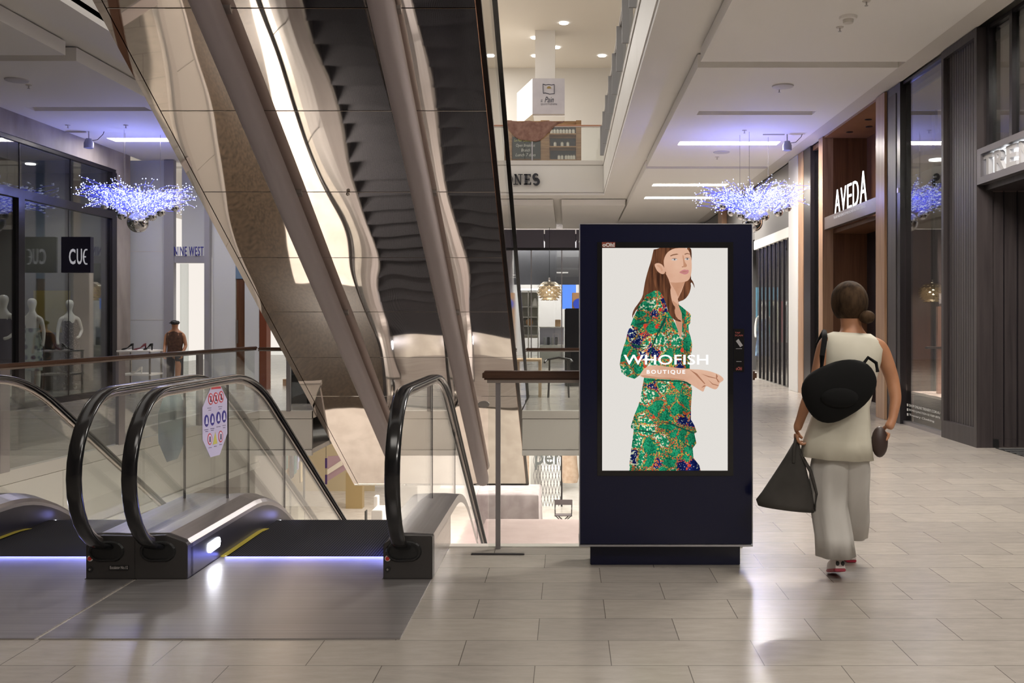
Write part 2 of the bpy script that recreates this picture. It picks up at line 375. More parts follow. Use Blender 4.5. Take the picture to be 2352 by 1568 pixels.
# ================================================================== BALUSTRADES
def balustrade(name, a, b, label, posts, rail_h=1.07, group=None, z=0, rail_ext=(0, 0), pan=None, post_w=.03, rail_r=(.055, .03), mrail=None, panels=4, post_d=.06):
    a = Vector((a[0], a[1], z)); b = Vector((b[0], b[1], z)); d = b-a; L_ = d.length; d.normalize(); n_ = Vector((-d.y, d.x, 0))
    t = thing(name, (a+b)/2, label, 'balustrade', group)
    def slab(mb, s0, s1, za, zb, o0, o1):
        p = [a+d*s0+n_*o0, a+d*s1+n_*o0, a+d*s1+n_*o1, a+d*s0+n_*o1]
        mb.prism([(q.x, q.y) for q in p], 'z', z+za, z+zb)
    for i in range(panels):
        mb = MB(); slab(mb, L_*i/panels+.006, L_*(i+1)/panels-.006, .01, rail_h-.05, -.006, .006); mb.build('glass_panel', M_GL, t)
    w_, h_ = rail_r
    mb = MB(); slab(mb, -rail_ext[0], L_+rail_ext[1], rail_h-h_, rail_h+.012, -w_, w_); mb.build('handrail', mrail or M_RAIL, t, smooth=True, bevel=.012)
    mb = MB(); slab(mb, 0, L_, rail_h-h_-.02, rail_h-h_, -w_*.6, w_*.6); mb.build('rail_channel', M_RAILM, t)
    for s in posts:
        mb = MB(); slab(mb, s-post_w, s+post_w, 0, rail_h-h_-.01, -post_d, post_d*.3); mb.build('post', M_POST, t, bevel=.003)
    return t
balustrade('glass_balustrade', (-.53, 6.38), (1.2, 6.38), 'glass balustrade with dark timber rail standing behind the advertising kiosk', [.07, 1.62], 1.155, rail_ext=(.03, .03), panels=1, rail_r=(.06, .045), post_w=.016, post_d=.02)
balustrade('glass_balustrade', (-5.74, 7.0), (-5.12, 15.85), 'long glass balustrade with dark timber rail in front of the left shop windows', [.25, 2.55, 4.72, 6.85], 1.06, panels=4, post_w=.075, post_d=.03)
balustrade('glass_balustrade', (-5.1, 16.0), (-4.3, 16.0), 'short glass balustrade piece meeting the mirrored soffit at the far left corner', [.5], 1.04, panels=1)
balustrade('glass_balustrade', (-.7, 16.0), (1.12, 16.0), 'far glass balustrade with timber rail seen between the escalator and the kiosk', [1.1], 1.03, panels=1)
balustrade('glass_balustrade', (1.17, 6.55), (1.17, 15.85), 'glass balustrade running along the void behind the kiosk', [2, 5, 8], 1.06, panels=4)
d_ = MB().box(-.62, -.28, 6.2, 6.235, .001, .006).build('floor_grate', M_BLKF); tag(d_, 'narrow dark drain slot in floor in front of balustrade post', 'floor grate')
t = thing('glass_clip', (-.53, 6.36, .8), 'small pale rounded clip on the glass edge left of balustrade post', 'bracket')
MB().prism([(X(1112+14*math.cos(a)*(1 if math.cos(a) < 0 else .9), 6.36), Z(928-8*math.sin(a), 6.36)) for a in [i*pi/8 for i in range(16)]], 'y', 6.34, 6.365).build('plate', M_STEEL, t)
# upper level rails
balustrade('upper_balustrade', (-5.8, 28.35), (1.0, 28.35), 'glass balustrade of upper level above the white band reading ones', [4.75], 1.06, z=6.12, panels=3, mrail=mat('copper_rail', (.42, .22, .14), .3, .7), post_w=.02)
t = balustrade('upper_balustrade', (1.0, 6), (1.0, 28.3), 'glass balustrade with dark fins along the upper level right edge', [], .9, z=6.12, panels=6, mrail=M_WHITE)
for i in range(12):
    y = 7+i*1.85; MB().box(.90, 1.02, y, y+.05, 6.14, 6.98).build('post', mat('grey_fin', (.28, .27, .27), .5), t)
# ================================================================== ESCALATORS
T30 = math.tan(math.radians(30))
YB, ZL = 7.27, -6.07          # upper bend and lower level
YE = YB-ZL/T30               # lower bend
def drop(y, r=.45):
    """height change of the run relative to the upper landing"""
    def soft(u): return 0 if u < -r else (u if u > r else (u+r)**2/(4*r))
    return -T30*(soft(y-YB)-soft(y-YE))
def run(z0, y0, y1, step=.12):
    n_ = int((y1-y0)/step); return [(y0+(y1-y0)*i/n_, z0+drop(y0+(y1-y0)*i/n_)) for i in range(n_+1)]
def hand_path(ztop, R=.46, yn=5.70, yf=19.36):
    zc = ztop-R; p = [(yn+.16, zc-R-.03), (yn+.07, zc-R)]
    for i in range(1, 16): a = -pi/2-pi*i/16; p.append((yn+R*math.cos(a), zc+R*math.sin(a)))
    p += run(ztop, yn, yf)
    zf = zc+ZL
    for i in range(1, 16): a = pi/2-pi*i/16; p.append((yf+R*math.cos(a), zf+R*math.sin(a)))
    p += [(yf-.07, zf-R), (yf-.16, zf-R-.03)]
    return p
def oval(w_, h_, n_=14): return [(w_/2*math.copysign(abs(math.cos(2*pi*i/n_))**.7, math.cos(2*pi*i/n_)), h_/2*math.copysign(abs(math.sin(2*pi*i/n_))**.8, math.sin(2*pi*i/n_))) for i in range(n_)]
M_SKIRT = mat('skirt_panel', (.06, .055, .06), .3, .6)
M_BLUEG = mat('yellow_line', (.42, .34, .03), .5)
M_RED = mat('red_button', (.5, .03, .02), .35)
M_LAMP = emis('skirt_lamp_light', (.85, .88, 1), 14)
M_COMBL = emis('comb_light', (.25, .3, 1), 6)
def make_escalator(label):
    t = thing('escalator', (-1.65, 6.0, 0), label, 'escalator', 'escalators going down')
    xl, xr = -2.37, -.95; ztop = 1.1
    # sides: (handrail x, outer x, inner x, housing outer)
    for x, xo, xi, s in ((xl, -2.503, -2.20, 1), (xr, -.785, -1.069, -1)):
        hp = hand_path(ztop)
        MB().sweep_yz(hp, oval(.085, .034), x).build('handrail', M_RUB, t, smooth=True, autosmooth=1.2)
        hp2 = hand_path(ztop-.035, R=.425)[3:-3]
        g_ = MB().sweep_yz(hp2, oval(.032, .03, 8), x).build('handrail_guide', M_RAILM, t, smooth=True)
        # glass
        zc = ztop-.46; mb = MB(); ys = [5.30+.05*i for i in range(9)]+[5.75+.125*i for i in range(109)]
        ys = [y for y in ys if y <= 19.36]+[19.45, 19.55, 19.65, 19.74]
        v = []
        for y in ys:
            if y < 5.70: h = math.sqrt(max(.425**2-(y-5.70)**2, 0)); v.append((y, max(zc-h, .26), zc+h))
            elif y > 19.36: h = math.sqrt(max(.425**2-(y-19.36)**2, 0)); v.append((y, ZL+max(zc-h, .26), ZL+zc+h))
            else: v.append((y, .25+drop(y), ztop-.03+drop(y)))
        vs = []; fs = []
        for (y, a, b_) in v: vs += [(x-.006, y, a), (x-.006, y, b_), (x+.006, y, a), (x+.006, y, b_)]
        for i in range(len(v)-1):
            k = 4*i; fs += [(k, k+1, k+5, k+4), (k+2, k+6, k+7, k+3)]
        k = 4*(len(v)-1); fs += [(0, 2, 3, 1), (k, k+1, k+3, k+2)]
        gl = MB().add(vs, fs).build('balustrade_glass', M_GL, t)
        for yj in (6.75, 8.1, 10.1, 12.1):
            MB().box(x-.008, x+.008, yj, yj+.006, .26+drop(yj), ztop-.05+drop(yj)).build('glass_joint', M_BLKF, gl)
        # decking: profile across (x, z above deck base)
        lo, hi = (xo, xi) if xo < xi else (xi, xo)
        if s == 1: pr = [(xo-x, .195), (xo-x, .255), (x-.05-x, .262), (.05, .262), (xi-.02-x, .225), (xi-x, .20), (xi-x, .175), (xi-.03-x, .17), (xo+.05-x, .17)]
        else: pr = [(xi-x, .175), (xi-x, .20), (xi+.02-x, .225), (-.05, .262), (.05, .262), (xo-x, .255), (xo-x, .195), (xo-.05-x, .17), (xi+.03-x, .17)]
        path = run(0, 5.66, 19.30)
        rings = []
        for i, (y, z) in enumerate(path): rings.append([(x+a, y, z+b_) for a, b_ in pr])
        dk = MB().loft(rings).build('decking', M_DECK, t)
        # skirt
        sk = MB(); rg = [[(xi-.01*s, y, z-.12), (xi, y, z-.12), (xi, y, z+.175), (xi-.01*s, y, z+.175)] for y, z in path]
        so = sk.loft(rg).build('skirt', M_SKIRT, t)
        ym = MB(); rg = [[(xi, y, z+.004), (xi+.035*s, y, z+.004), (xi+.035*s, y, z+.008), (xi, y, z+.008)] for y, z in run(0, 6.14, 8.6)]
        ym.loft(rg).build('safety_line', M_BLUEG, so)
        for (ya, yb, zz) in ((5.93, 6.13, .105), (7.40, 7.55, .06), (18.4, 18.6, .1)):
            lm = MB(); n_ = 12; pts = []
            for i in range(n_):
                a = 2*pi*i/n_; cy_, r_ = (yb-.03, .03) if math.cos(a) > 0 else (ya+.03, .03)
                yy = cy_+r_*math.cos(a); pts.append((yy, zz+r_*1.1*math.sin(a)+drop(yy)))
            lm.prism(pts, 'x', xi+.0005*s, xi+.006*s).build('skirt_lamp', M_LAMP, so)
        # outer cladding
        cl = MB(); rg = [[(xo-.012*s*-1, y, z-.95), (xo, y, z-.95), (xo, y, z+.195), (xo+.012*s, y, z+.195)] for y, z in run(0, 6.48, 19.3)]
        cl.loft(rg).build('side_cladding', M_MIRR2, t)
        a0, a1 = sorted((xo, xo+.02*s)); MB().box(a0, a1, 5.70, 6.47, .002, .20).build('side_cladding', M_STEEL, t)
        # housings at both ends
        for e in (0, 1):
            y0, y1, zz = (5.61, 5.70, 0) if e == 0 else (19.26, 19.36, ZL)
            hb = MB(); a0, a1 = sorted((xo, xi))
            if s == 1: prof = [(xo, 0), (xo, .25), (x+.04, .255), (xi-.012, .212), (xi, .20), (xi, 0)]
            else: prof = [(xi, 0), (xi, .20), (xi+.012, .212), (x-.04, .255), (xo, .25), (xo, 0)]
            hb.prism([(p, zz+.001+q) for p, q in prof], 'y', y0, y1)
            ho = hb.build('newel_housing', M_BOX, t, bevel=.004)
            yy = y0-.002 if e == 0 else y1+.002
            dy = -.012 if e == 0 else .012
            # handrail inlet
            n_ = 20; ring = lambda r1, r2, y_: [(x+(.03 if math.cos(2*pi*i/n_) > 0 else -.03)+r1*math.cos(2*pi*i/n_), y_, zz+.165+r2*math.sin(2*pi*i/n_)) for i in range(n_)]
            MB().loft([ring(.075, .062, yy), ring(.068, .055, yy+dy), ring(.058, .046, yy+dy), ring(.058, .046, yy)], caps=False).add(ring(.06, .048, yy), [tuple(range(n_))]).build('handrail_inlet', M_BLACK, ho)
            if s == -1:
                xb = xi+.027
                MB().lathe([(.0, 0), (.017, 0), (.017, -.004 if e == 0 else .004), (0, -.004 if e == 0 else .004)], (xb, yy, zz+.125), 16, 'y').build('button_ring', mat('button_ring_white', (.7, .65, .62), .4), ho)
                MB().lathe([(.0, 0), (.011, 0), (.011, dy), (0, dy*1.2)], (xb, yy, zz+.125), 16, 'y').build('stop_button', M_RED, ho)
                MB().lathe([(.0, 0), (.016, 0), (.016, dy*.6), (0, dy*.6)], (xb, yy, zz+.062), 16, 'y').build('key_switch', M_BLACK, ho)
                MB().lathe([(.0, dy*.6), (.006, dy*.6), (.006, dy*.8), (0, dy*.8)], (xb, yy, zz+.062), 10, 'y').build('key_slot', M_STEEL, ho)
    # steps: treads and risers as one chain
    pts = []; y = 6.13; z = -.004
    n_ = 0; yy = 6.13
    pts.append((6.13, -.004))
    while yy < YE+.9:
        y2 = yy+.40; z1 = -.004+(drop(yy+.0)); z2 = -.004+drop(y2)
        pts.append((y2-.005, pts[-1][1])); pts.append((y2, z2 if z2 > ZL-.004 else ZL-.004)); yy = y2
    xa, xb = -2.198, -1.071; vs = []; fs = []
    for (a, b_) in pts: vs += [(xa, a, b_), (xb, a, b_)]
    for i in range(len(pts)-1): fs.append((2*i, 2*i+1, 2*i+3, 2*i+2))
    m_ = len(vs); vs += [(xa, pts[0][0], -.2), (xb, pts[0][0], -.2), (xb, pts[-1][0], ZL-.3), (xa, pts[-1][0], ZL-.3)]
    fs.append((m_, m_+1, m_+2, m_+3))
    MB().add(vs, fs).build('step_band', M_STEP, t)
    # truss underside
    tr = MB(); rg = [[(-2.5, y, z-1.0), (-.79, y, z-1.0), (-.79, y, z-.96), (-2.5, y, z-.96)] for y, z in run(0, 6.48, 18.2)]
    tr.loft(rg).build('truss_soffit', M_MIRR2, t)
    for (ya, yb, zz) in ((4.56, 6.13, 0), (pts[-1][0], pts[-1][0]+1.3, ZL)):
        if zz == 0: MB().prism([(-2.487, 4.56), (-.79, 4.56), (-.79, 5.60), (-1.075, 5.60), (-1.075, 6.125), (-2.195, 6.125), (-2.195, 5.60), (-2.487, 5.60)], 'z', .0005, .006).build('landing_plate', M_PLATE, t)
        else: MB().box(-2.487, -.79, ya, yb, zz+.001, zz+.008).build('landing_plate', M_PLATE, t)
    MB().box(-2.195, -1.075, 6.126, 6.15, -.003, .004).build('comb', M_STEEL, t)
    return t
esc = make_escalator('down escalator with warning sign on its glass, nearest the advertising kiosk')
# sign stuck on the inside of the left glass of the near escalator
def escal_sign(esc_):
    x = -2.37+.0095; d0 = X(0, 1)  # plane x const
    def yz(px, py): d = x*F/(px-CX); return (d, Z(py, d))
    out = [(486, 886), (506, 885), (521, 917), (521.5, 995), (504, 1044), (483, 1050), (465, 1010), (464.5, 936)]
    s = MB().prism([yz(*p) for p in out], 'x', x, x+.002).build('safety_sign', mat('sign_lilac', (.55, .50, .62), .4), esc_)
    xx = x+.0035
    def disc(px, py, rx, ry, m, name, inner=None, th=.001, lift=0):
        n_ = 20; pts = [yz(px+rx*math.cos(2*pi*i/n_), py+ry*math.sin(2*pi*i/n_)) for i in range(n_)]
        MB().prism(pts, 'x', x+.002+lift, x+.003+lift).build(name, m, s)
    red = mat('sign_red', (.55, .05, .06), .4); blue = mat('sign_blue', (.03, .02, .22), .4); wh = mat('sign_white', (.7, .68, .75), .4); yel = mat('sign_yellow', (.55, .5, .08), .4)
    dk = mat('sign_ink', (.08, .06, .12), .4)
    MB().prism([yz(485, 889), yz(506, 887), yz(507, 892), yz(484, 894)], 'x', x+.002, x+.003).build('red_header', red, s)
    for (px, py) in ((483, 916), (495, 914), (507, 911)):
        disc(px, py, 6, 13.5, red, 'prohibition_ring'); disc(px, py, 4.4, 10.5, wh, 'ring_face', lift=.001)
        MB().prism([yz(px-1.4, py-7), yz(px+1.4, py-7), yz(px+2, py+7), yz(px-2, py+7)], 'x', x+.004, x+.005).build('figure_mark', dk, s)
        MB().prism([yz(px-4, py-6), yz(px-3, py-8), yz(px+4, py+6), yz(px+3, py+8)], 'x', x+.005, x+.006).build('slash', red, s)
    for (px, py) in ((473.5, 966), (487, 963), (501, 959), (514, 956)):
        disc(px, py, 5.3, 14, blue, 'instruction_disc')
        MB().prism([yz(px-.9, py-8), yz(px+.9, py-8), yz(px+2.6, py+7), yz(px-2.6, py+8)], 'x', x+.0035, x+.0045).build('figure_mark', wh, s)
    for (px, py) in ((481, 1008), (506, 1002)):
        disc(px, py, 5.3, 13.5, red, 'prohibition_ring'); disc(px, py, 3.8, 10.5, wh, 'ring_face', lift=.001)
        MB().prism([yz(px-1.4, py-6), yz(px+1.4, py-6), yz(px+1.8, py+7), yz(px-1.8, py+7)], 'x', x+.004, x+.005).build('figure_mark', dk, s)
    MB().prism([yz(493.5, 992), yz(498.5, 1018), yz(488, 1021)], 'x', x+.002, x+.003).build('warning_triangle', yel, s)
    tm = MB()
    for (px, py, wd) in ((480, 936, 9), (505, 933, 9), (481, 941, 6), (505, 938, 6), (473, 986, 9), (487, 983, 9), (501, 979, 9), (514, 976, 7), (474, 990, 6), (487, 987, 6), (514, 981, 5), (482, 1027, 7), (494, 1024, 6), (506, 1020, 6)):
        tm.prism([yz(px-wd/2, py+.6), yz(px+wd/2, py-.4), yz(px+wd/2, py+.8), yz(px-wd/2, py+1.8)], 'x', x+.002, x+.003)
    tm.build('caption_lines', dk, s)
    # two dark glass clamps seen behind
escal_left = dup(esc, esc.location+Vector((-1.718, 0, 0)), 'down escalator at the left edge of the photo, beside the one with the warning sign')
escal_sign(esc)
for dx in (0, -1.718):
    area('skirt_lamp_glow', (-1.078+dx, 6.1, .09), .30, .05, 2.2, (.16, .19, 1), (0, -pi/2, pi)) if False else area('skirt_lamp_glow', (-1.078+dx, 6.15, .09), .05, .40, 2.4, (.13, .16, 1), (0, pi/2, 0))
    area('comb_light', (-1.635+dx, 6.155, .018), 1.08, .02, .45, (.22, .25, 1), (-pi/2+.25, 0, 0)); point('skirt_glow', (-2.1+dx, 7.5, .0), .12, (.3, .32, 1), .03)
# plate reading the escalator number on the double housing of the left one
hs = [c for c in escal_left.children if c.name.startswith('newel_housing')]
h0 = [c for c in hs if max(v.co.x for v in c.data.vertices) > -.9+1.65 - .2][0] if hs else escal_left
npx = MB().box(X(251, 5.606), X(295, 5.606), 5.600, 5.6075, Z(1308, 5.606), Z(1298, 5.606)).build('number_plate', M_BLACK, h0)
text_mb('Escalator No.12', ((X(252.5, 5.599), 5.5995, Z(1306.3, 5.6)), (1, 0, 0), (0, 0, 1), (0, -1, 0)), X(293.5, 5.6)-X(252.5, 5.6), Z(1299.5, 5.6)-Z(1306.3, 5.6)).build('plate_lettering', mat('plate_text', (.45, .42, .4), .4), npx)
# back of a second sign on the far glass of the left escalator
x = -2.668-.01
def yz2(px, py): d = x*F/(px-CX); return (d, Z(py, d))
MB().prism([yz2(*p) for p in [(378, 905), (412, 900), (428, 935), (426, 1010), (408, 1053), (384, 1061), (364, 1015), (364, 950)]], 'x', x-.002, x).build('safety_sign_back', mat('sign_back', (.30, .38, .40), .3), escal_left)
# ================================================================== OVERHEAD ESCALATORS (mirror-clad underside)
K = 7.8; ZC = K+1.5
def zs(y, off=0): return ZC+off-T30*y
oh = thing('overhead_escalator', (-2.2, 12, 1.6), 'pair of rising escalators overhead, underside clad in bronze mirror panels', 'escalator')
XA, XB = -4.212, -.772
jd = [K*(3.658+.6661*i)*1e-4*F for i in range(-2, 9)]   # panel joints along the run
jd = [y for y in jd if y < 18.7]+[19.1]
cols = [(-3.70, -.80)]
for i in range(len(jd)-1):
    y0, y1 = jd[i]+.006, jd[i+1]-.006
    mb = MB(); xa, xb = XA+.085, XB-.058
    mb.add([(xa, y0, zs(y0)), (xb, y0, zs(y0)), (xb, y1, zs(y1)), (xa, y1, zs(y1)), (xa, y0, zs(y0, .03)), (xb, y0, zs(y0, .03)), (xb, y1, zs(y1, .03)), (xa, y1, zs(y1, .03))],
           [(3, 2, 1, 0), (4, 5, 6, 7), (0, 1, 5, 4), (1, 2, 6, 5), (2, 3, 7, 6), (3, 0, 4, 7)])
    mb.build('soffit_panel', M_MIRROR, oh)
ya, yb = jd[0], 19.1
def incl(mb, x0, x1, a, b_, o0, o1):
    return mb.add([(x0, a, zs(a, o0)), (x1, a, zs(a, o0)), (x1, b_, zs(b_, o0)), (x0, b_, zs(b_, o0)), (x0, a, zs(a, o1)), (x1, a, zs(a, o1)), (x1, b_, zs(b_, o1)), (x0, b_, zs(b_, o1))],
                  [(3, 2, 1, 0), (4, 5, 6, 7), (0, 1, 5, 4), (1, 2, 6, 5), (2, 3, 7, 6), (3, 0, 4, 7)])
incl(MB(), XA+.02, XB-.02, ya, yb, .035, .08).build('joint_backing', M_COPPER, oh)
incl(MB(), XA, XA+.077, ya, yb, -.005, .06).build('edge_cladding', M_MIRROR, oh)
incl(MB(), XB-.050, XB, ya, yb, -.005, .06).build('edge_cladding', mat('dark_bronze', (.05, .035, .03), .2, .8), oh)
incl(MB(), XB-.015, XB, ya, 19.25, .06, .75).build('side_cladding', M_MIRR2, oh)
incl(MB(), XA, XA+.015, ya, 19.25, .06, .75).build('side_cladding', M_MIRR2, oh)
incl(MB(), XB-.02, XB-.008, ya, 19.25, .76, 1.55).build('balustrade_glass', M_GL, oh)
incl(MB(), XB-.06, XB+.02, ya, 19.25, 1.55, 1.59).build('handrail', M_RUB, oh)
incl(MB(), XA+.08, XA+.092, ya, 19.25, .76, 1.55).build('balustrade_glass', M_GL, oh)
incl(MB(), XA+.04, XA+.12, ya, 19.25, 1.55, 1.59).build('handrail', M_RUB, oh)
incl(MB(), XA+.1, XB-.1, ya, 19.25, .5, .6).build('step_band', M_STEP, oh)
MB().box(XA+.005, XB-.005, 19.1, 19.4, -1.75, 0).build('pit_end', M_MIRR2, oh)
# painted struts slung below the mirror
def strut(xc, w_, label, y1, y0=4.2):
    st = thing('support_beam', (xc, 12, zs(12)), label, 'beam', None)
    R_ = w_/2; mb = MB(); rings = []
    for y in (y0, y1):
        rings.append([(xc+R_*math.copysign(abs(math.cos(a))**.8, math.cos(a)), y-(-.5)*(R_+R_*math.sin(a))*0, zs(y, -.02-R_*1.1*(1-math.copysign(abs(math.sin(a))**.8, math.sin(a))))) for a in [2*pi*i/20 for i in range(20)]])
    mb.loft(rings).build('beam_body', M_BEAM, st, smooth=True, autosmooth=1.0)
    for y in jd[2:9:2]:
        incl(MB(), xc-R_-.02, xc+R_+.02, y-.03, y+.03, -.03, .0).build('bracket', M_STEEL, st)
    return st
strut(-3.16, .25, 'left mauve steel beam slanting down beneath the mirrored soffit', 17.6)
strut(-1.63, .235, 'right mauve steel beam slanting down beneath the mirrored soffit', 18.5)
# small round mirror lens fixed on the soffit
ld = K*F/(2022-439); lt = MB().sphere((X(799, ld), ld, zs(ld)-.03), .022, 12, 8).build('camera_dome', M_MIRR2); tag(lt, 'tiny round chrome dome on the soffit joint between the two slanting beams', 'camera')
# ================================================================== ADVERTISING KIOSK
KD = 5.86
def kx(px, d=KD): return X(px, d)
def kz(py, d=KD): return Z(py, d)
SCRK = .78
kio = thing('advertising_kiosk', (kx(1529), 6.0, 0), 'tall navy blue advertising kiosk with a lit fashion screen', 'advertising kiosk')
MB().box(kx(1331), kx(1728), KD, KD+.30, kz(1250), kz(515)).build('cabinet', M_NAVY, kio, bevel=.004)
MB().box(kx(1330), kx(1729), KD-.004, KD+.304, kz(1250)-.012, kz(1250)-.001).build('edge_trim', M_EDGE, kio)
MB().box(kx(1330.5), kx(1332.5), KD-.003, KD+.0, kz(1250), kz(515)).build('edge_trim', M_EDGE, kio)
MB().box(kx(1727), kx(1729), KD-.003, KD+.0, kz(1250), kz(515)).build('edge_trim', M_EDGE, kio)
MB().box(kx(1331), kx(1729), KD-.003, KD+.3, kz(515), kz(513.5)).build('edge_trim', M_EDGE, kio)
MB().box(X(1356, 5.95), X(1700, 5.95), 5.95, 6.12, .001, kz(1252)).build('plinth', M_NAVY, kio, bevel=.003)
bz = MB().box(kx(1372), kx(1684), KD-.004, KD-.0002, kz(1092), kz(556)).build('bezel', M_BEZ, kio)
scr = MB().box(kx(1383), kx(1671), KD-.006, KD-.0042, kz(1080), kz(569.5)).build('screen', emis('screen_cream', (.775, .742, .70), .76), kio)
lay = [0]
def sp(pts, name, m, parent=None):
    lay[0] += 1; y = KD-.0062-.00018*lay[0]
    pts2 = [(X(px, KD), Z(py, KD)) for px, py in pts]
    return MB().prism(pts2, 'y', y, y+.00012).build(name, m, parent or scr)
def z7(pts): return [(1370+u/4.354, 540+v/4.354) for u, v in pts]
def z5(pts): return [(1380+u/5.226, 800+v/5.226) for u, v in pts]
def smooth_poly(pts, it=1):
    for _ in range(it):
        q = []
        for i in range(len(pts)):
            a = pts[i]; b_ = pts[(i+1) % len(pts)]
            q += [(a[0]*.75+b_[0]*.25, a[1]*.75+b_[1]*.25), (a[0]*.25+b_[0]*.75, a[1]*.25+b_[1]*.75)]
        pts = q
    return pts
# printed dress fabric seen on the screen
DR = emis('screen_dress', (.1, .5, .3), SCRK); n = DR.node_tree.nodes; l = DR.node_tree.links; em = [q for q in n if q.type == 'EMISSION'][0]
tc = n.new('ShaderNodeTexCoord')
dn = n.new('ShaderNodeTexNoise'); dn.inputs['Scale'].default_value = 7; dn.inputs['Detail'].default_value = 2; l.new(tc.outputs['Object'], dn.inputs['Vector'])
dv = n.new('ShaderNodeVectorMath'); dv.operation = 'MULTIPLY_ADD'; dv.inputs[1].default_value = (.1, .1, .1); l.new(dn.outputs['Color'], dv.inputs[0]); l.new(tc.outputs['Object'], dv.inputs[2])
def vor(scale, feat='F1', src=dv.outputs[0]):
    t = n.new('ShaderNodeTexVoronoi'); t.feature = feat; t.inputs['Scale'].default_value = scale; l.new(src, t.inputs['Vector']); return t
def ramp(src, stops, const=False):
    r = n.new('ShaderNodeValToRGB'); r.color_ramp.interpolation = 'CONSTANT' if const else 'LINEAR'
    e = r.color_ramp.elements
    while len(e) < len(stops): e.new(.5)
    for k, (p_, c_) in enumerate(stops): e[k].position = p_; e[k].color = (*c_, 1)
    l.new(src, r.inputs[0]); return r.outputs[0]
def mixc(f_, a, b_):
    x_ = n.new('ShaderNodeMixRGB'); l.new(f_, x_.inputs[0]); l.new(a, x_.inputs[1]); l.new(b_, x_.inputs[2]); return x_.outputs[0]
big = vor(13, 'DISTANCE_TO_EDGE'); bigc = vor(13); tiny = vor(125); tiny2 = vor(85)
green = ramp(tiny.outputs['Distance'], [(0, (.03, .38, .19)), (.45, (.015, .26, .12)), (.8, (.004, .11, .06))])
navy = ramp(tiny2.outputs['Distance'], [(0, (.62, .66, .50)), (.2, (.55, .6, .45)), (.26, (.01, .02, .12)), (.8, (.005, .01, .08))])
sep = n.new('ShaderNodeSeparateColor'); l.new(bigc.outputs['Color'], sep.inputs[0])
isnavy = ramp(sep.outputs[0], [(0, (0, 0, 0)), (.86, (1, 1, 1))], True)
c1 = mixc(isnavy, green, navy)
# white sprays
wn = n.new('ShaderNodeTexNoise'); wn.inputs['Scale'].default_value = 75; wn.inputs['Detail'].default_value = 1; l.new(tc.outputs['Object'], wn.inputs['Vector'])
wm = n.new('ShaderNodeMath'); wm.operation = 'MULTIPLY'
bl = ramp(sep.outputs[1], [(0, (0, 0, 0)), (.72, (1, 1, 1))], True); spk = ramp(wn.outputs['Fac'], [(0, (0, 0, 0)), (.56, (1, 1, 1))], True)
l.new(bl, wm.inputs[0]); l.new(spk, wm.inputs[1])
wh = n.new('ShaderNodeRGB'); wh.outputs[0].default_value = (.62, .68, .50, 1)
c2 = mixc(wm.outputs[0], c1, wh.outputs[0])
# orange and mustard borders
oc = ramp(tiny2.outputs['Color'], [(0, (.50, .36, .05)), (.35, (.55, .10, .03)), (.6, (.60, .05, .02)), (.8, (.45, .42, .08))], True)
ed = ramp(big.outputs['Distance'], [(0, (1, 1, 1)), (.10, (0, 0, 0))], True)
em2 = n.new('ShaderNodeMath'); em2.operation = 'MULTIPLY'; spk2 = ramp(tiny.outputs['Distance'], [(0, (1, 1, 1)), (.5, (0, 0, 0))], True)
l.new(ed, em2.inputs[0]); l.new(spk2, em2.inputs[1])
c3 = mixc(em2.outputs[0], c2, oc)
fn = n.new('ShaderNodeTexNoise'); fn.inputs['Scale'].default_value = 6; fn.inputs['Detail'].default_value = 1; mpf = n.new('ShaderNodeMapping'); mpf.inputs['Scale'].default_value = (2.2, 1, .5); l.new(tc.outputs['Object'], mpf.inputs[0]); l.new(mpf.outputs[0], fn.inputs['Vector'])
fr = ramp(fn.outputs['Fac'], [(.3, (.55, .55, .55)), (.6, (1.25, 1.25, 1.25))])
mu = n.new('ShaderNodeMixRGB'); mu.blend_type = 'MULTIPLY'; mu.inputs[0].default_value = 1; l.new(c3, mu.inputs[1]); l.new(fr, mu.inputs[2]); l.new(mu.outputs[0], em.inputs[0])
def strandy(name, c1_, c2_, sc=(60, 60, 5)):
    m = emis(name, c1_, SCRK); n_, l_ = m.node_tree.nodes, m.node_tree.links; e_ = [q for q in n_ if q.type == 'EMISSION'][0]
    t_ = n_.new('ShaderNodeTexCoord'); mp_ = n_.new('ShaderNodeMapping'); mp_.inputs['Scale'].default_value = sc; mp_.inputs['Rotation'].default_value = (0, .35, 0)
    l_.new(t_.outputs['Object'], mp_.inputs[0]); q_ = n_.new('ShaderNodeTexNoise'); q_.inputs['Scale'].default_value = 1; q_.inputs['Detail'].default_value = 4; l_.new(mp_.outputs[0], q_.inputs['Vector'])
    r_ = n_.new('ShaderNodeValToRGB'); r_.color_ramp.elements[0].position = .35; r_.color_ramp.elements[1].position = .68; r_.color_ramp.elements[0].color = (*c1_, 1); r_.color_ramp.elements[1].color = (*c2_, 1)
    l_.new(q_.outputs['Fac'], r_.inputs[0]); l_.new(r_.outputs[0], e_.inputs[0]); return m
HAIR = strandy('screen_hair', (.045, .018, .011), (.22, .085, .04))
SK1 = strandy('screen_skin', (.66, .38, .26), (.78, .50, .36), (5, 5, 5)); SK2 = strandy('screen_skin_shade', (.50, .25, .15), (.62, .34, .22), (6, 6, 6))
SK3 = emis('screen_skin_deep', (.38, .17, .10), SCRK); LIP = emis('screen_lips', (.55, .22, .22), SCRK); EYE = emis('screen_eye', (.14, .13, .14), SCRK); EYW = emis('screen_eye_white', (.62, .56, .53), SCRK)
BRO = emis('screen_brow', (.25, .12, .07), SCRK); PINK = emis('screen_blush', (.80, .48, .38), SCRK)
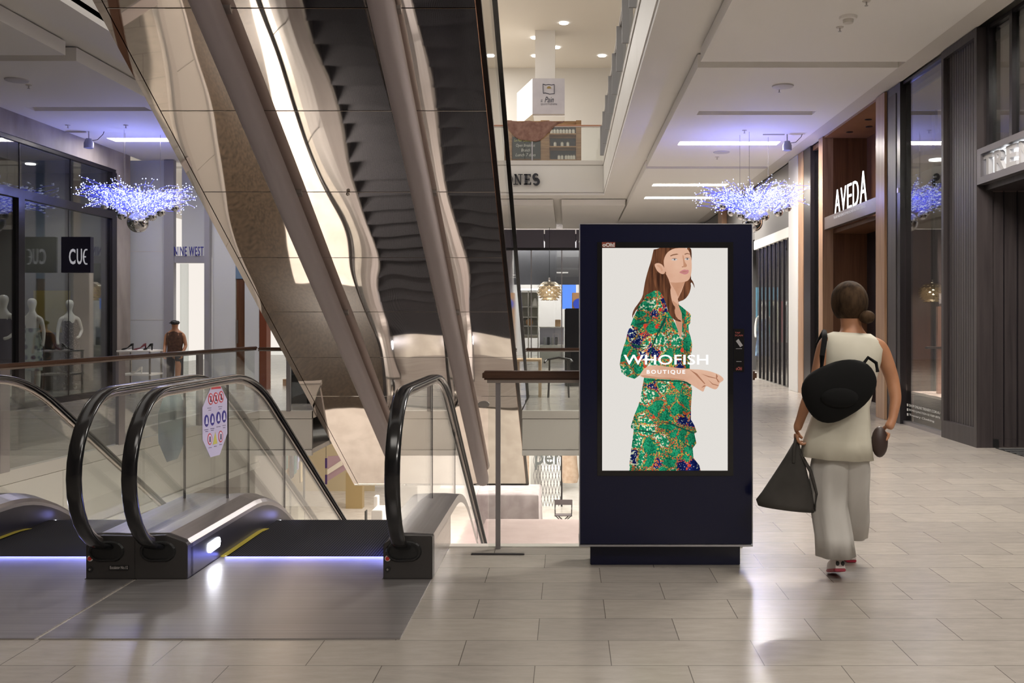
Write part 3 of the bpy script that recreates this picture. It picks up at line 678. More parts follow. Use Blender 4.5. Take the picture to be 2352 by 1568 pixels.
sp(z7(smooth_poly([(575, 128), (560, 190), (545, 260), (515, 350), (488, 450), (472, 540), (462, 610), (420, 680), (372, 740), (352, 810), (372, 800), (400, 740), (470, 700), (600, 740), (760, 700), (820, 665), (880, 645), (925, 590), (945, 520), (940, 470), (960, 480), (985, 540), (970, 470), (938, 430), (952, 240), (948, 170), (942, 128)], 1)), 'ad_hair', HAIR)
sp(z7([(690, 380), (720, 440), (745, 520), (725, 600), (700, 640), (720, 700), (760, 780), (800, 900), (828, 1030), (850, 1010), (862, 860), (862, 760), (828, 700), (812, 640), (850, 560), (885, 465), (860, 440)]), 'ad_neck', SK1)
sp(z7([(735, 470), (790, 475), (860, 470), (885, 465), (850, 540), (815, 620), (790, 560)]), 'ad_neck_shade', SK2)
sp(z7(smooth_poly([(745, 640), (810, 690), (862, 740), (858, 880), (846, 1000), (830, 1030), (800, 910), (770, 800)], 1)), 'ad_chest', SK2)
sp(z7(smooth_poly([(672, 300), (672, 240), (700, 180), (745, 145), (800, 128), (905, 128), (932, 165), (948, 235), (952, 310), (948, 375), (936, 430), (905, 462), (845, 470), (780, 445), (725, 410), (690, 375)], 1)), 'ad_face', SK1)
sp(z7(smooth_poly([(578, 300), (590, 282), (620, 278), (650, 290), (668, 310), (690, 350), (680, 385), (655, 392), (625, 375), (600, 350)], 1)), 'ad_ear', SK1)
sp(z7(smooth_poly([(600, 300), (625, 295), (650, 315), (665, 350), (650, 370), (635, 330), (610, 315)], 1)), 'ad_ear_fold', SK2)
for ex, ey, w_ in ((778, 243, 34), (905, 238, 28)):
    sp(z7([(ex-w_, ey+4), (ex-w_*.4, ey-9), (ex+w_*.4, ey-9), (ex+w_, ey+1), (ex+w_*.4, ey+11), (ex-w_*.4, ey+11)]), 'ad_eye', EYW)
    sp(z7([(ex+9*math.cos(a)+2, ey+9*math.sin(a)) for a in [i*pi/5 for i in range(10)]]), 'ad_iris', EYE)
    sp(z7([(ex-w_-4, ey+3), (ex-w_*.4, ey-13), (ex+w_*.4, ey-13), (ex+w_+2, ey-1), (ex+w_*.4, ey-8), (ex-w_*.4, ey-8)]), 'ad_lash', BRO)
sp(z7([(735, 205), (760, 192), (800, 185), (822, 192), (800, 197), (765, 203), (740, 213)]), 'ad_brow', BRO)
sp(z7([(878, 188), (905, 178), (935, 188), (935, 194), (905, 188), (882, 197)]), 'ad_brow', BRO)
sp(z7(smooth_poly([(858, 200), (868, 200), (882, 270), (905, 300), (898, 318), (870, 322), (848, 318), (870, 310), (866, 270)], 1)), 'ad_nose', SK2)
sp(z7([(852, 314), (866, 312), (864, 321), (852, 321)]), 'ad_nostril', SK3)
sp(z7(smooth_poly([(822, 372), (855, 350), (880, 342), (895, 348), (918, 346), (922, 362), (916, 382), (885, 395), (850, 385)], 1)), 'ad_lips', LIP)
sp(z7([(835, 371), (870, 362), (915, 364), (880, 369)]), 'ad_lip_line', SK3)
sp(z7(smooth_poly([(575, 128), (575, 210), (560, 270), (580, 285), (620, 276), (665, 296), (672, 240), (700, 180), (745, 145), (800, 128)], 1)), 'ad_hair', HAIR)
sp(z7(smooth_poly([(895, 128), (942, 128), (950, 170), (950, 235), (940, 215), (928, 165)], 1)), 'ad_hair', HAIR)
dress_top = [(575, 556), (620, 556), (660, 600), (690, 680), (705, 740), (745, 800), (785, 880), (812, 950), (832, 1030), (848, 1010), (858, 880), (850, 780), (815, 690), (850, 715), (890, 748), (930, 780), (942, 800), (935, 880), (918, 900), (922, 960), (940, 1020), (955, 1090), (948, 1180), (932, 1260), (930, 1370), (760, 1400), (520, 1290), (480, 1350), (430, 1400), (380, 1435), (300, 1410), (250, 1370), (232, 1290), (245, 1200), (265, 1130), (290, 1060), (310, 970), (340, 900), (370, 820), (410, 740), (440, 660), (500, 595)]
sp(z7(dress_top), 'ad_dress', DR)
sp(z5([(520, 330), (500, 450), (480, 560), (450, 680), (400, 800), (358, 935), (365, 957), (395, 965), (385, 1050), (365, 1200), (345, 1350), (340, 1462), (1195, 1462), (1180, 1400), (1110, 1310), (1100, 1195), (1145, 1135), (1120, 1020), (1150, 1000), (1120, 920), (1080, 850), (1080, 700), (1092, 500), (1080, 400), (1060, 200), (600, 180)]), 'ad_dress', DR)
FOLD = emis('screen_dress_fold', (.01, .07, .045), SCRK)
for p_ in ([(385, 965), (560, 985), (700, 1010), (690, 1018), (540, 1000), (395, 975)], [(700, 870), (860, 900), (1120, 1010), (1100, 1018), (850, 915)], [(520, 370), (700, 375), (1000, 388), (1080, 430), (1075, 445), (980, 402), (600, 385)], [(980, 1120), (1100, 1190), (1090, 1200), (975, 1130)]):
    sp(z5(p_), 'ad_dress_fold', FOLD)
for p_ in ([(500, 1290), (560, 1080), (640, 900), (700, 780), (690, 860), (620, 980), (560, 1120), (520, 1270)], [(370, 900), (450, 870), (560, 860), (440, 900)], [(300, 1060), (420, 1100), (520, 1110), (410, 1125)]):
    sp(z7(p_), 'ad_dress_fold', FOLD)
REDP = emis('screen_red_patch', (.62, .05, .03), SCRK)
for (u, v) in ((635, 745), (600, 915), (855, 1150), (420, 1225), (485, 905)):
    sp(z7([(u-20, v-5), (u-4, v-22), (u+14, v-16), (u+18, v+12), (u-2, v+22), (u-14, v+14)]), 'ad_red_patch', REDP)
for (u, v) in ((470, 115), (630, 822), (1060, 1400), (530, 225)):
    sp(z5([(u-20, v-8), (u-4, v-20), (u+18, v-14), (u+20, v+14), (u-2, v+20)]), 'ad_red_patch', REDP)
sp(z7(smooth_poly([(590, 540), (640, 570), (690, 640), (705, 740), (745, 820), (800, 860), (860, 865), (800, 830), (775, 760), (790, 720), (760, 690), (740, 600), (735, 520), (715, 440), (690, 385), (650, 392), (610, 370), (560, 400)], 1)), 'ad_hair', HAIR)
sp(z7([(355, 810), (362, 770), (420, 690), (490, 600), (478, 640), (420, 710), (372, 775), (360, 830)]), 'ad_hair', HAIR)
sp(z5(smooth_poly([(455, 330), (530, 220), (640, 195), (760, 212), (880, 228), (1000, 240), (1100, 250), (1180, 250), (1290, 268), (1360, 290), (1430, 320), (1472, 362), (1465, 385), (1420, 412), (1410, 455), (1380, 492), (1330, 480), (1262, 445), (1245, 470), (1228, 522), (1190, 500), (1110, 450), (1000, 380), (850, 372), (700, 365), (520, 350)], 1)), 'ad_arm', SK1)
sp(z5([(470, 320), (520, 350), (700, 366), (850, 373), (1000, 380), (1000, 368), (840, 350), (690, 345), (540, 320)]), 'ad_arm_shade', SK2)
for p_ in ([(1195, 300), (1290, 330), (1370, 350), (1385, 362), (1290, 342)], [(1280, 370), (1340, 420), (1410, 440), (1405, 448), (1335, 430)], [(1200, 470), (1235, 440), (1262, 445), (1240, 456)], [(1060, 250), (1150, 300), (1250, 420), (1240, 425), (1130, 310)], [(1380, 300), (1400, 330), (1390, 355), (1420, 400), (1405, 405), (1378, 360)]):
    sp(z5(p_), 'ad_finger_line', SK3)
WT = emis('screen_white', (1, 1, 1), .85)
def stext(body, px0, px1, py0, py1, bold, name, spacing=1):
    lay[0] += 1; y = KD-.0062-.00018*lay[0]
    text_mb(body, ((kx(px0), y, kz(py1)), (1, 0, 0), (0, 0, 1), (0, -1, 0)), kx(px1)-kx(px0), kz(py0)-kz(py1), bold=bold, spacing=spacing).build(name, WT, scr)
stext('WHOFISH', 1432, 1626, 814, 837, .012, 'ad_lettering', 1.02)
stext('BOUTIQUE', 1485, 1573, 849, 859.5, .02, 'ad_lettering', 1.35)
# small agency badge above the screen and the strip of icons on the right of the frame
bd = MB().box(kx(1382.5), kx(1413), KD-.006, KD-.0042, kz(568), kz(556)).build('badge', mat('badge_rust', (.20, .03, .012), .4), kio)
text_mb('oOh!', ((kx(1383.5), KD-.0065, kz(567)), (1, 0, 0), (0, 0, 1), (0, -1, 0)), kx(1411.5)-kx(1383.5), kz(557.5)-kz(567), bold=.05).build('badge_lettering', mat('badge_text', (.6, .56, .55), .4), bd)
ip = MB().box(kx(1685), kx(1709), KD-.003, KD-.0002, kz(853), kz(755)).build('icon_strip', M_BEZ, kio)
gy = mat('icon_grey', (.30, .29, .30), .5); rd = mat('icon_red', (.28, .05, .04), .5)
def ptxt(body, a, b_, c, d, m, bold=.02): text_mb(body, ((kx(a), KD-.0036, kz(d)), (1, 0, 0), (0, 0, 1), (0, -1, 0)), kx(b_)-kx(a), kz(c)-kz(d), bold=bold).build('icon_lettering', m, ip)
ptxt('TAP', 1688, 1700, 762, 766, rd); ptxt('SCAN', 1688, 1706, 768, 772, rd); ptxt('oOh!', 1690, 1704, 842, 850, rd, .04)
MB().prism([(kx(1690), kz(783)), (kx(1696), kz(778)), (kx(1706), kz(793)), (kx(1700), kz(797))], 'y', KD-.0036, KD-.003).build('phone_icon', gy, ip)
MB().box(kx(1690), kx(1704), KD-.0036, KD-.003, kz(801), kz(800)).build('caption_line', gy, ip)
MB().box(kx(1691), kx(1703), KD-.0036, KD-.003, kz(830.5), kz(829.5)).build('caption_line', gy, ip)
# ================================================================== RIGHT SIDE SHOPS  (front plane x = 4.8)
WX = 4.8
def wy(px, x=WX): return x*F/(px-CX)
ZT = 4.94
struct('wall_right', MB().box(9.3, 9.5, -8, 40, 0, 5.15).box(4.9, 9.3, 39.8, 40, 0, 5.15).box(5.02, 9.3, 20.88, 20.98, 0, 4.94).box(6.2, 9.3, 18.24, 18.34, 0, 4.94).box(5.69, 5.73, 15.06, 18.24, 0, 4.9), M_INT)
struct('ceiling_shops_right', MB().box(4.98, 9.3, -8, 15.0, 4.75, 4.85).box(4.98, 9.3, 18.6, 40, 4.75, 4.85), mat('shop_ceiling', (.35, .33, .32), .8))
# --- pillar beside the lit TRENERY sign
tp = thing('shopfront_pillar', (4.9, 11.95, 0), 'charcoal slatted pillar to the left of the sign beginning TREN', 'pillar')
ya, yb = 11.41, 12.49
f_ = MB().box(4.80, 4.99, ya, ya+.07, .0, ZT).box(4.80, 4.99, yb-.07, yb, .0, ZT).box(4.80, 4.99, ya+.07, yb-.07, ZT-.10, ZT).box(4.80, 4.99, ya+.07, yb-.07, 0, .22)
f_.build('frame', M_DARK, tp)
MB().box(4.88, 4.97, ya+.07, yb-.07, .22, ZT-.1).build('backing', M_BLKF, tp)
for i in range(13):
    y = ya+.09+i*.0715; MB().box(4.855, 4.885, y, y+.058, .22, ZT-.1).build('slat', M_DARK, tp)
# --- entry recess and sign
en = thing('shop_entrance', (5.6, 10, 0), 'dark timber-lined entrance recess under the sign beginning TREN', 'shop entrance')
MB().box(4.992, 6.6, 11.43, 11.5, .101, 3.01).build('side_wall', M_DARK, en)
for i in range(9): MB().box(5.12+i*.16, 5.13+i*.16, 11.42, 11.43, .02, 3.05).build('groove', M_BLKF, en)
MB().box(4.99, 5.06, 11.41, 11.5, 0.0, .10).build('kick_block', M_BLACK, en)
MB().box(5.06, 6.6, 11.43, 11.5, .001, .10).build('skirting', M_DARK, en)
MB().box(6.6, 6.7, 7.0, 11.5, 0, 3.1).build('door_wall', M_DARK, en)
MB().box(4.9, 6.6, 6.9, 11.43, 3.02, 3.10).build('recess_ceiling', M_DARK, en)
sg = thing('shop_sign', (4.9, 10, 3.3), 'dark sign box with glowing white letters beginning TREN at the right photo edge', 'sign')
MB().box(4.80, 4.99, 7.0, 11.40, 3.085, 3.165).box(4.80, 4.99, 7.0, 11.40, 3.43, 3.50).box(4.80, 4.99, 11.30, 11.40, 3.165, 3.43).build('sign_frame', mat('sign_grey', (.10, .09, .095), .4, .3), sg)
MB().box(4.955, 4.99, 7.0, 11.3, 3.165, 3.43).build('sign_back', M_DARK, sg)
yy = 11.32
M_HALO = emis('letter_halo_light', (.95, .97, 1), 4)
for ch in 'TRENERY':
    wl = .245
    mb = text_mb(ch, ((4.86, yy, 3.18), (0, -1, 0), (0, 0, 1), (-1, 0, 0)), wl, .235, thick=.05, bold=.03)
    lt = mb.build('letter', mat('letter_grey', (.30, .29, .29), .5), sg)
    text_mb(ch, ((4.925, yy+.008, 3.174), (0, -1, 0), (0, 0, 1), (-1, 0, 0)), wl+.02, .25, thick=.01, bold=.04).build('letter_halo', M_HALO, lt)
    yy -= .30
# glazing above the sign
gz = thing('shop_window', (4.93, 9.5, 3.5), 'tall glazing above the sign beginning TREN, with thin black mullions', 'shop window')
MB().box(4.94, 4.952, 7, 11.38, 3.52, 4.93).build('glass_pane', M_GLD, gz)
for y in (11.31, 10.72, 9.6): MB().box(4.90, 4.99, y, y+.065, 3.51, 4.93).build('mullion', M_BLKF, gz)
MB().box(4.91, 4.96, 7, 11.38, 4.9, 4.945).build('head_frame', M_BLKF, gz)
gr = thing('entrance_mat', (5.7, 10, 0), 'black ribbed entrance mat at the lower right photo edge', 'mat')
MB().box(5.0, 6.55, 7.4, 11.36, .001, .006).build('mat_base', M_BLACK, gr)
for i in range(26): MB().box(5.0, 6.55, 7.5+i*.15, 7.535+i*.15, .006, .012).build('mat_rib', mat('mat_grey', (.12, .12, .12), .5), gr)
# --- window between the two pillars
sw = thing('shop_window', (4.87, 13.3, 0), 'tall shop window between charcoal pillars, shop opening times lettered low on the glass', 'shop window')
MB().box(4.88, 4.892, 12.5, 14.02, .05, 4.9).build('glass_pane', M_GLD, sw)
MB().box(4.84, 4.93, 12.49, 14.03, 0, .05).build('sill', M_POST, sw)
MB().box(4.84, 4.93, 12.49, 14.03, 4.9, 4.945).build('head_frame', M_BLKF, sw)
tl = mat('window_lettering', (.7, .7, .68), .5)
for k, s in enumerate(('SHOP ONLINE TRENERY.COM.AU', 'BONDI JUNCTION 02 9389 8976', 'Trenery Clothing')):
    ln = 1.15 if k < 2 else .95
    text_mb(s, ((4.876, 13.88, .235-.068*k+.03), (0, -1, 0), (0, 0, 1), (-1, 0, 0)), ln, .036, bold=.01).build('window_lettering', tl, sw)
    MB().box(4.874, 4.878, 13.93, 13.97, .235-.068*k+.03, .27-.068*k+.03).build('window_icon', tl, sw)
# interior behind it
pl = thing('display_plinth', (5.35, 13.3, 0), 'low display plinth with a bright white top inside the right shop window', 'plinth')
MB().box(4.97, 5.9, 12.62, 13.98, 0, .44).build('base', M_DARK, pl); MB().box(4.95, 5.92, 12.6, 14.0, .44, .475).build('top', mat('plinth_top', (.85, .72, .66), .4), pl)
cp = thing('display_post', (5.17, 13.55, .475), 'slim copper-pink post standing on the white display plinth', 'post')
MB().box(5.145, 5.20, 13.52, 13.58, .4755, 1.69).build('post_body', mat('copper_pink', (.62, .36, .27), .4), cp, bevel=.004)
MB().box(5.0, 5.2, 13.5, 13.6, 1.1, 1.13).build('hook_arm', M_STEEL, cp)
spot('shop_display_lamp', (5.5, 13.2, 4.6), 1000, 70, (1, .8, .7), .05)
struct('wall_shop_back', MB().box(5.75, 9.3, 17.6, 17.7, 0, 4.9), mat('shop_back_wall', (.10, .075, .075), .7))
sh = thing('goods_shelving', (6.4, 17.4, 0), 'dark shelving with folded goods at the back of the right shop', 'shelving')
for z_ in (.5, .95, 1.35, 1.75): MB().box(5.75, 8.2, 17.1, 17.55, z_, z_+.03).build('shelf', mat('shelf_brown', (.16, .13, .12), .5), sh)
for x_ in (5.75, 6.5, 7.3, 8.15): MB().box(x_, x_+.03, 17.1, 17.55, 0, 2.5).build('upright', M_DARK, sh)
random.seed(3)
cols = [(.5, .4, .4), (.45, .42, .45), (.3, .2, .22), (.55, .5, .48), (.5, .28, .05), (.35, .33, .36)]
for k in range(16):
    z_ = (.53, .98, 1.38, 1.78)[k % 4]; x_ = 5.82+(k//4)*.6+random.random()*.2; h_ = .1+random.random()*.12
    c_ = cols[k % 6]
    o = MB().box(x_, x_+.3+random.random()*.2, 17.15, 17.45, z_+.001, z_+h_).build('folded_garment', mat('garment_%d' % (k % 6), c_, .8), None, bevel=.01, origin=(x_, 17.3, z_))
    tag(o, 'folded garment stack on the dark shelves at the back of the right shop', 'folded clothes', 'folded clothes on the right shop shelves')
st_ = thing('display_stool', (5.95, 15.4, 0), 'thin-legged stool inside the right shop, seen through the window', 'stool')
MB().box(5.75, 6.15, 15.2, 15.6, .62, .66).build('seat', mat('stool_brown', (.2, .12, .1), .5), st_)
for a in ((5.77, 15.22), (6.1, 15.22), (5.77, 15.55), (6.1, 15.55)): MB().box(a[0], a[0]+.025, a[1], a[1]+.025, 0, .62).build('leg', M_DARK, st_)
spot('shop_ceiling_lamp', (6.4, 15.6, 4.6), 900, 110, (1, .82, .72), .08)
dl = thing('shop_downlight', (5.9, 14.6, 3.9), 'oval bright downlight inside the right shop near the top of the window', 'ceiling light')
MB().box(5.2, 8.2, 14.2, 14.95, 3.92, 3.99).build('ceiling_raft', mat('raft', (.3, .26, .25), .7), dl); MB().lathe([(0, 0), (.12, 0), (.12, -.02), (0, -.02)], (5.55, 14.6, 3.92), 16).build('diffuser', M_LED, dl)
# --- pillar between that window and AVEDA
t = thing('shopfront_pillar', (4.88, 14.3, 0), 'narrow charcoal pillar between the window and the oak frame of the AVEDA shop', 'pillar')
MB().box(4.80, 4.98, 14.04, 14.62, 0, ZT).build('frame', M_BLKF, t); MB().box(4.79, 4.80, 14.2, 14.55, .25, ZT-.12).build('inset_panel', M_DARK, t)
MB().box(4.785, 4.8, 14.08, 14.14, 3.35, 3.42).build('small_plate', M_STEEL, t)
# --- AVEDA
av = thing('timber_shopfront', (5.2, 16.6, 0), 'walnut-lined recessed shopfront beneath the glowing AVEDA sign', 'shopfront')
MB().box(4.77, 4.97, 14.64, 15.06, 0, ZT).build('oak_post', M_OAK, av, bevel=.004)
MB().box(4.77, 4.97, 18.20, 18.50, 0, ZT).build('oak_post', M_OAK, av, bevel=.004)
MB().box(4.97, 5.62, 18.2, 18.23, 0, ZT).build('walnut_panel', M_WALN, av)
MB().box(5.60, 5.64, 15.06, 18.2, 3.2, ZT).build('walnut_panel', M_WALN, av)
MB().box(4.97, 5.6, 15.0, 15.05, 0, ZT).build('walnut_panel', M_WALN, av)
MB().box(4.80, 5.6, 15.06, 18.2, ZT-.03, ZT+.01).build('walnut_soffit', wood('walnut_soffit', (.16, .065, .025), (.28, .13, .05), False), av)
for (a, b_) in ((5.1, 17.6), (5.3, 17.1), (5.1, 16.5), (5.35, 16.0)):
    MB().lathe([(.045, 0), (.06, 0), (.06, -.008), (.045, -.008)], (a, b_, ZT-.03), 18).build('downlight_rim', M_BLACK, av)
sign = thing('shop_sign', (4.83, 16.6, 3.3), 'glowing white AVEDA letters standing on a brown beam', 'sign')
MB().box(4.80, 4.90, 15.07, 18.19, 3.19, 3.42).build('sign_beam', mat('bronze_beam', (.13, .10, .09), .35, .4), sign, bevel=.003)
yy = 17.6
for ch, w_ in zip('AVEDA', (.33, .32, .25, .31, .35)):
    l_ = text_mb(ch, ((4.835, yy, 3.425), (0, -1, 0), (0, 0, 1), (-1, 0, 0)), w_, .42 if ch != 'A' or yy > 17 else .52, thick=.012, bold=-.012).build('letter', M_LETW, sign)
    yy -= w_+(.085 if ch not in 'A' else .05)
text_mb('THE ART AND SCIENCE OF PURE FLOWER AND PLANT ESSENCES', ((4.798, 17.55, 3.325), (0, -1, 0), (0, 0, 1), (-1, 0, 0)), 1.88, .045, bold=.01).build('sign_tagline', mat('tagline', (.6, .6, .6), .5), sign)
point('sign_glow', (4.7, 16.7, 3.65), 2.5, (.85, .92, 1), .3)
dr = thing('glass_door', (5.5, 16.6, 0), 'dark glass door set back under the AVEDA sign', 'door')
MB().box(5.60, 5.66, 15.06, 15.5, 0, 3.19).build('door_frame', M_BLKF, dr); MB().box(5.60, 5.66, 17.6, 18.19, 0, 3.19).build('door_frame', M_BLKF, dr)
MB().box(5.60, 5.612, 15.5, 17.6, 0.01, 3.1).build('glass_pane', M_GLD, dr); MB().box(5.55, 5.59, 16.2, 16.24, .8, 1.5).build('door_pull', M_STEEL, dr)
MB().box(4.97, 5.6, 15.06, 18.19, 3.12, 3.19).build('door_head', M_WALN, dr)
# narrow window and dark post beyond
nw = thing('shop_window', (4.86, 18.85, 0), 'narrow window strip just left of the AVEDA oak post', 'shop window')
MB().box(4.87, 4.882, 18.51, 19.2, .02, 4.85).build('glass_pane', M_GLD, nw); MB().box(4.84, 4.92, 18.51, 19.2, 4.85, 4.94).build('head_frame', M_WALN, nw)
MB().box(5.3, 5.4, 18.55, 19.15, 0, 4.7).build('blind', mat('grey_blind', (.18, .17, .165), .7), nw)
t = thing('timber_post', (4.88, 19.7, 0), 'dark walnut corner post next to the pale grey pillar', 'pillar')
MB().box(4.79, 4.97, 19.2, 19.75, 0, ZT).build('dark_face', M_BLKF, t); MB().box(4.78, 4.97, 19.76, 20.18, 0, ZT).build('timber_face', M_OAK, t)
wp = MB().box(4.77, 5.0, 20.2, 21.02, 0, ZT).build('white_pillar', mat('pale_grey_pillar', (.55, .54, .52), .5), bevel=.004); tag(wp, 'pale grey square pillar between walnut post and glass folding doors', 'pillar')
# folding-door shop
fd = thing('folding_doors', (4.9, 23, 0), 'glass folding doors with slim black mullions beyond the pale pillar', 'door')
for i in range(9):
    y = 21.03+i*.46; MB().box(4.86, 4.92, y, y+.03, .02, 3.32).build('mullion', M_BLKF, fd); MB().box(4.852, 4.86, y, y+.008, .02, 3.32).build('mullion_edge', M_STEEL, fd)
MB().box(4.885, 4.895, 21.03, 25.2, .02, 3.32).build('glass_pane', M_GLS, fd)
MB().box(4.82, 4.95, 21.03, 25.2, 3.32, 3.54).build('header', M_WHITE, fd)
MB().box(4.84, 4.95, 21.03, 25.2, 3.54, 4.94).build('fascia_panel', mat('grey_fascia', (.17, .165, .16), .35), fd)
struct('wall_shop_far_right', MB().box(4.85, 4.95, 25.22, 40, 3.6, 4.95).box(5.9, 6.0, 26.4, 40, 0, 4.75).box(5.0, 9.3, 29.3, 29.4, 0, 4.75), mat('far_shop_wall', (.10, .095, .09), .5))
ct = thing('clothes_rack', (6.3, 27.4, 0), 'rack of white, teal and cream clothes behind the folding doors', 'clothes rack')
for i in range(12):
    c_ = [(.7, .7, .68), (.05, .3, .35), (.6, .55, .4), (.3, .05, .06)][i % 4]
    MB().box(5.2+i*.16, 5.3+i*.16, 25.9, 26.3, .9, 2.0).build('garment', mat('rack_%d' % (i % 4), c_, .8), ct, bevel=.02)
MB().box(5.1, 7.2, 26.08, 26.12, 2.0, 2.04).build('rail', M_STEEL, ct); MB().box(5.1, 5.14, 26.08, 26.12, 0, 2).build('upright', M_STEEL, ct); MB().box(7.16, 7.2, 26.08, 26.12, 0, 2).build('upright', M_STEEL, ct)
spot('far_shop_lamp', (5.6, 24.5, 4.4), 300, 120, (.85, .95, 1), .1)
pst = MB().box(5.15, 5.75, 26.6, 26.62, 1.2, 2.4).build('fashion_poster', mat('poster_blue', (.12, .35, .5), .5)); tag(pst, 'blue poster on the far right wall behind the dressed shop dummy', 'poster')
oak = MB().box(4.68, 4.84, 29.6, 30.3, 0, 4.94).build('timber_post', M_OAK); tag(oak, 'oak post peeking above the kiosk top right corner, far along the shops', 'pillar')
# ================================================================== LEFT SIDE SHOPS (front plane x = -9.2)
LX = -9.2
struct('wall_left', MB().box(-9.34, -9.2, -8, 20.4, 4.56, 4.95).box(-9.4, -9.2, 19.8, 20.4, 0, 4.56).box(-9.4, -9.2, -8, 7.5, 0, 4.56), M_CONC)
cw = thing('shop_window', (-9.25, 14, 0), 'large dark-framed shop window with the hanging CUE sign', 'shop window')
MB().box(-9.30, -9.22, 7.5, 19.8, 4.49, 4.56).build('head_frame', M_BLKF, cw)
MB().box(-9.32, -9.20, 7.5, 19.6, 3.55, 3.70).build('transom', M_BLKF, cw)
MB().box(-9.34, -9.20, 19.6, 19.8, 0, 4.49).build('end_frame', M_BLKF, cw)
for y in (16.26, 12.5, 9.0): MB().box(-9.32, -9.20, y, y+.18, 0, 3.55).build('mullion', M_BLKF, cw)
MB().box(-9.32, -9.20, 7.5, 19.6, 0, .1).build('sill', M_BLKF, cw)
for y in (16.36, 18.04): MB().box(-9.265, -9.245, y, y+.012, 3.7, 4.49).build('glass_joint', M_BLKF, cw)
MB().box(-9.265, -9.253, 7.5, 19.6, 3.7, 4.49).build('glass_pane', M_GLS, cw)
MB().box(-9.265, -9.253, 16.44, 19.6, .1, 3.55).build('glass_pane', M_GLS, cw)
MB().box(-9.265, -9.253, 7.5, 16.26, .1, 3.55).build('glass_pane', M_GLS, cw)
MB().box(-9.262, -9.25, 17.98, 17.99, .1, 3.55).build('glass_joint', M_BLKF, cw)
cs = thing('hanging_sign', (-8.92, 17.65, 2.7), 'square dark blade sign with pale letters reading CUE', 'sign')
MB().box(-9.19, -8.66, 17.6, 17.72, 2.36, 3.01).build('sign_box', mat('cue_navy', (.012, .010, .025), .3), cs)
for ch, px0, px1 in (('C', 158, 173), ('U', 176, 188)):
    x0 = X(px0, 17.59); x1 = X(px1, 17.59); text_mb(ch, ((x0, 17.595, Z(607, 17.59)), (1, 0, 0), (0, 0, 1), (0, -1, 0)), x1-x0, Z(571, 17.59)-Z(607, 17.59), bold=.02).build('letter', M_LETG if False else mat('cue_letter', (.5, .5, .5), .4, emit=(.8, .8, .85), es=.25), cs)
# the rounded E
e_ = MB(); cx_, cz_ = X(189.5, 17.59)+.06, Z(589.5, 17.59); R1, R2 = .0, .0
pts = []
N_ = 14
for i in range(N_+1): a = pi/2+pi*i/N_; pts.append((cx_+.055*math.cos(a), cz_+.142*math.sin(a)))
inn = [(cx_+.032*math.cos(pi/2+pi*i/N_), cz_+.115*math.sin(pi/2+pi*i/N_)) for i in range(N_, -1, -1)]
outl = pts+[inn[0]]+inn[1:]
e_.prism(outl, 'y', 17.59, 17.596)
e_.build('letter', MATS['cue_letter'], cs); MB().box(cx_-.05, cx_, 17.59, 17.596, cz_-.012, cz_+.012).build('letter_bar', MATS['cue_letter'], cs)
MB().box(cx_, cx_+.025, 17.59, 17.596, cz_+.116, cz_+.142).box(cx_, cx_+.025, 17.59, 17.596, cz_-.142, cz_-.116).build('letter_tips', MATS['cue_letter'], cs)
struct('wall_shop_left', MB().box(-14.1, -14, 7, 20, 0, 4.9).box(-14, -9.36, 19.82, 19.9, 0, 4.9).box(-14, -9.4, 6.9, 7, 0, 4.9), mat('cue_wall', (.11, .11, .10), .7))
struct('ceiling_shop_left', MB().box(-14, -9.36, 7, 19.82, 4.5, 4.6), mat('cue_ceiling', (.16, .155, .15), .8))
pn = MB().box(-10.85, -10.15, 19.7, 19.8, 1.25, 2.1).build('wall_panel', mat('olive_panel', (.24, .20, .055), .6)); tag(pn, 'olive yellow panel on the end wall behind the shop dummies', 'wall panel')
ra = thing('clothes_rack', (-10.4, 19.3, 0), 'low dark rack of clothes under the olive wall panel', 'clothes rack')
for i in range(14): MB().box(-12.0+i*.11, -11.93+i*.11, 19.1, 19.5, .35, 1.2).build('garment', mat('cue_g%d' % (i % 3), [(.05, .05, .05), (.12, .12, .11), (.2, .2, .18)][i % 3], .8), ra, bevel=.015)
MB().box(-12.1, -10.42, 19.28, 19.32, 1.2, 1.24).build('rail', M_STEEL, ra)
MB().box(-12.1, -12.06, 19.28, 19.32, 0, 1.2).build('upright', M_STEEL, ra); MB().box(-10.46, -10.42, 19.28, 19.32, 0, 1.2).build('upright', M_STEEL, ra)
cb = thing('counter', (-11.2, 14, 0), 'grey shop counter far inside the left shop', 'counter')
MB().box(-12.6, -11.6, 12, 17, 0, 1.0).build('body', mat('counter_grey', (.2, .2, .19), .5), cb); MB().box(-12.65, -11.55, 11.95, 17.05, 1.0, 1.05).build('worktop', M_WHITE, cb)
for (x_, y_, lb) in ((-10.3, 18.6, 'small oval downlight above the CUE sign inside the left shop'), (-11.5, 15.2, 'second downlight deeper inside the left shop')):
    q = MB().lathe([(0, 0), (.09, 0), (.09, -.02), (0, -.02)], (x_, y_, 4.5), 16).build('shop_downlight', M_LED, origin=(x_, y_, 4.5)); tag(q, lb, 'ceiling light')
    spot('shop_lamp', (x_, y_, 4.45), 70, 120, (1, .95, .85), .08)
ex = MB().box(-13.95, -13.9, 17.6, 18.0, 2.35, 2.5).build('exit_sign', emis('exit_green', (.05, .8, .5), 1.2)); tag(ex, 'small green exit sign deep inside the left shop', 'sign')
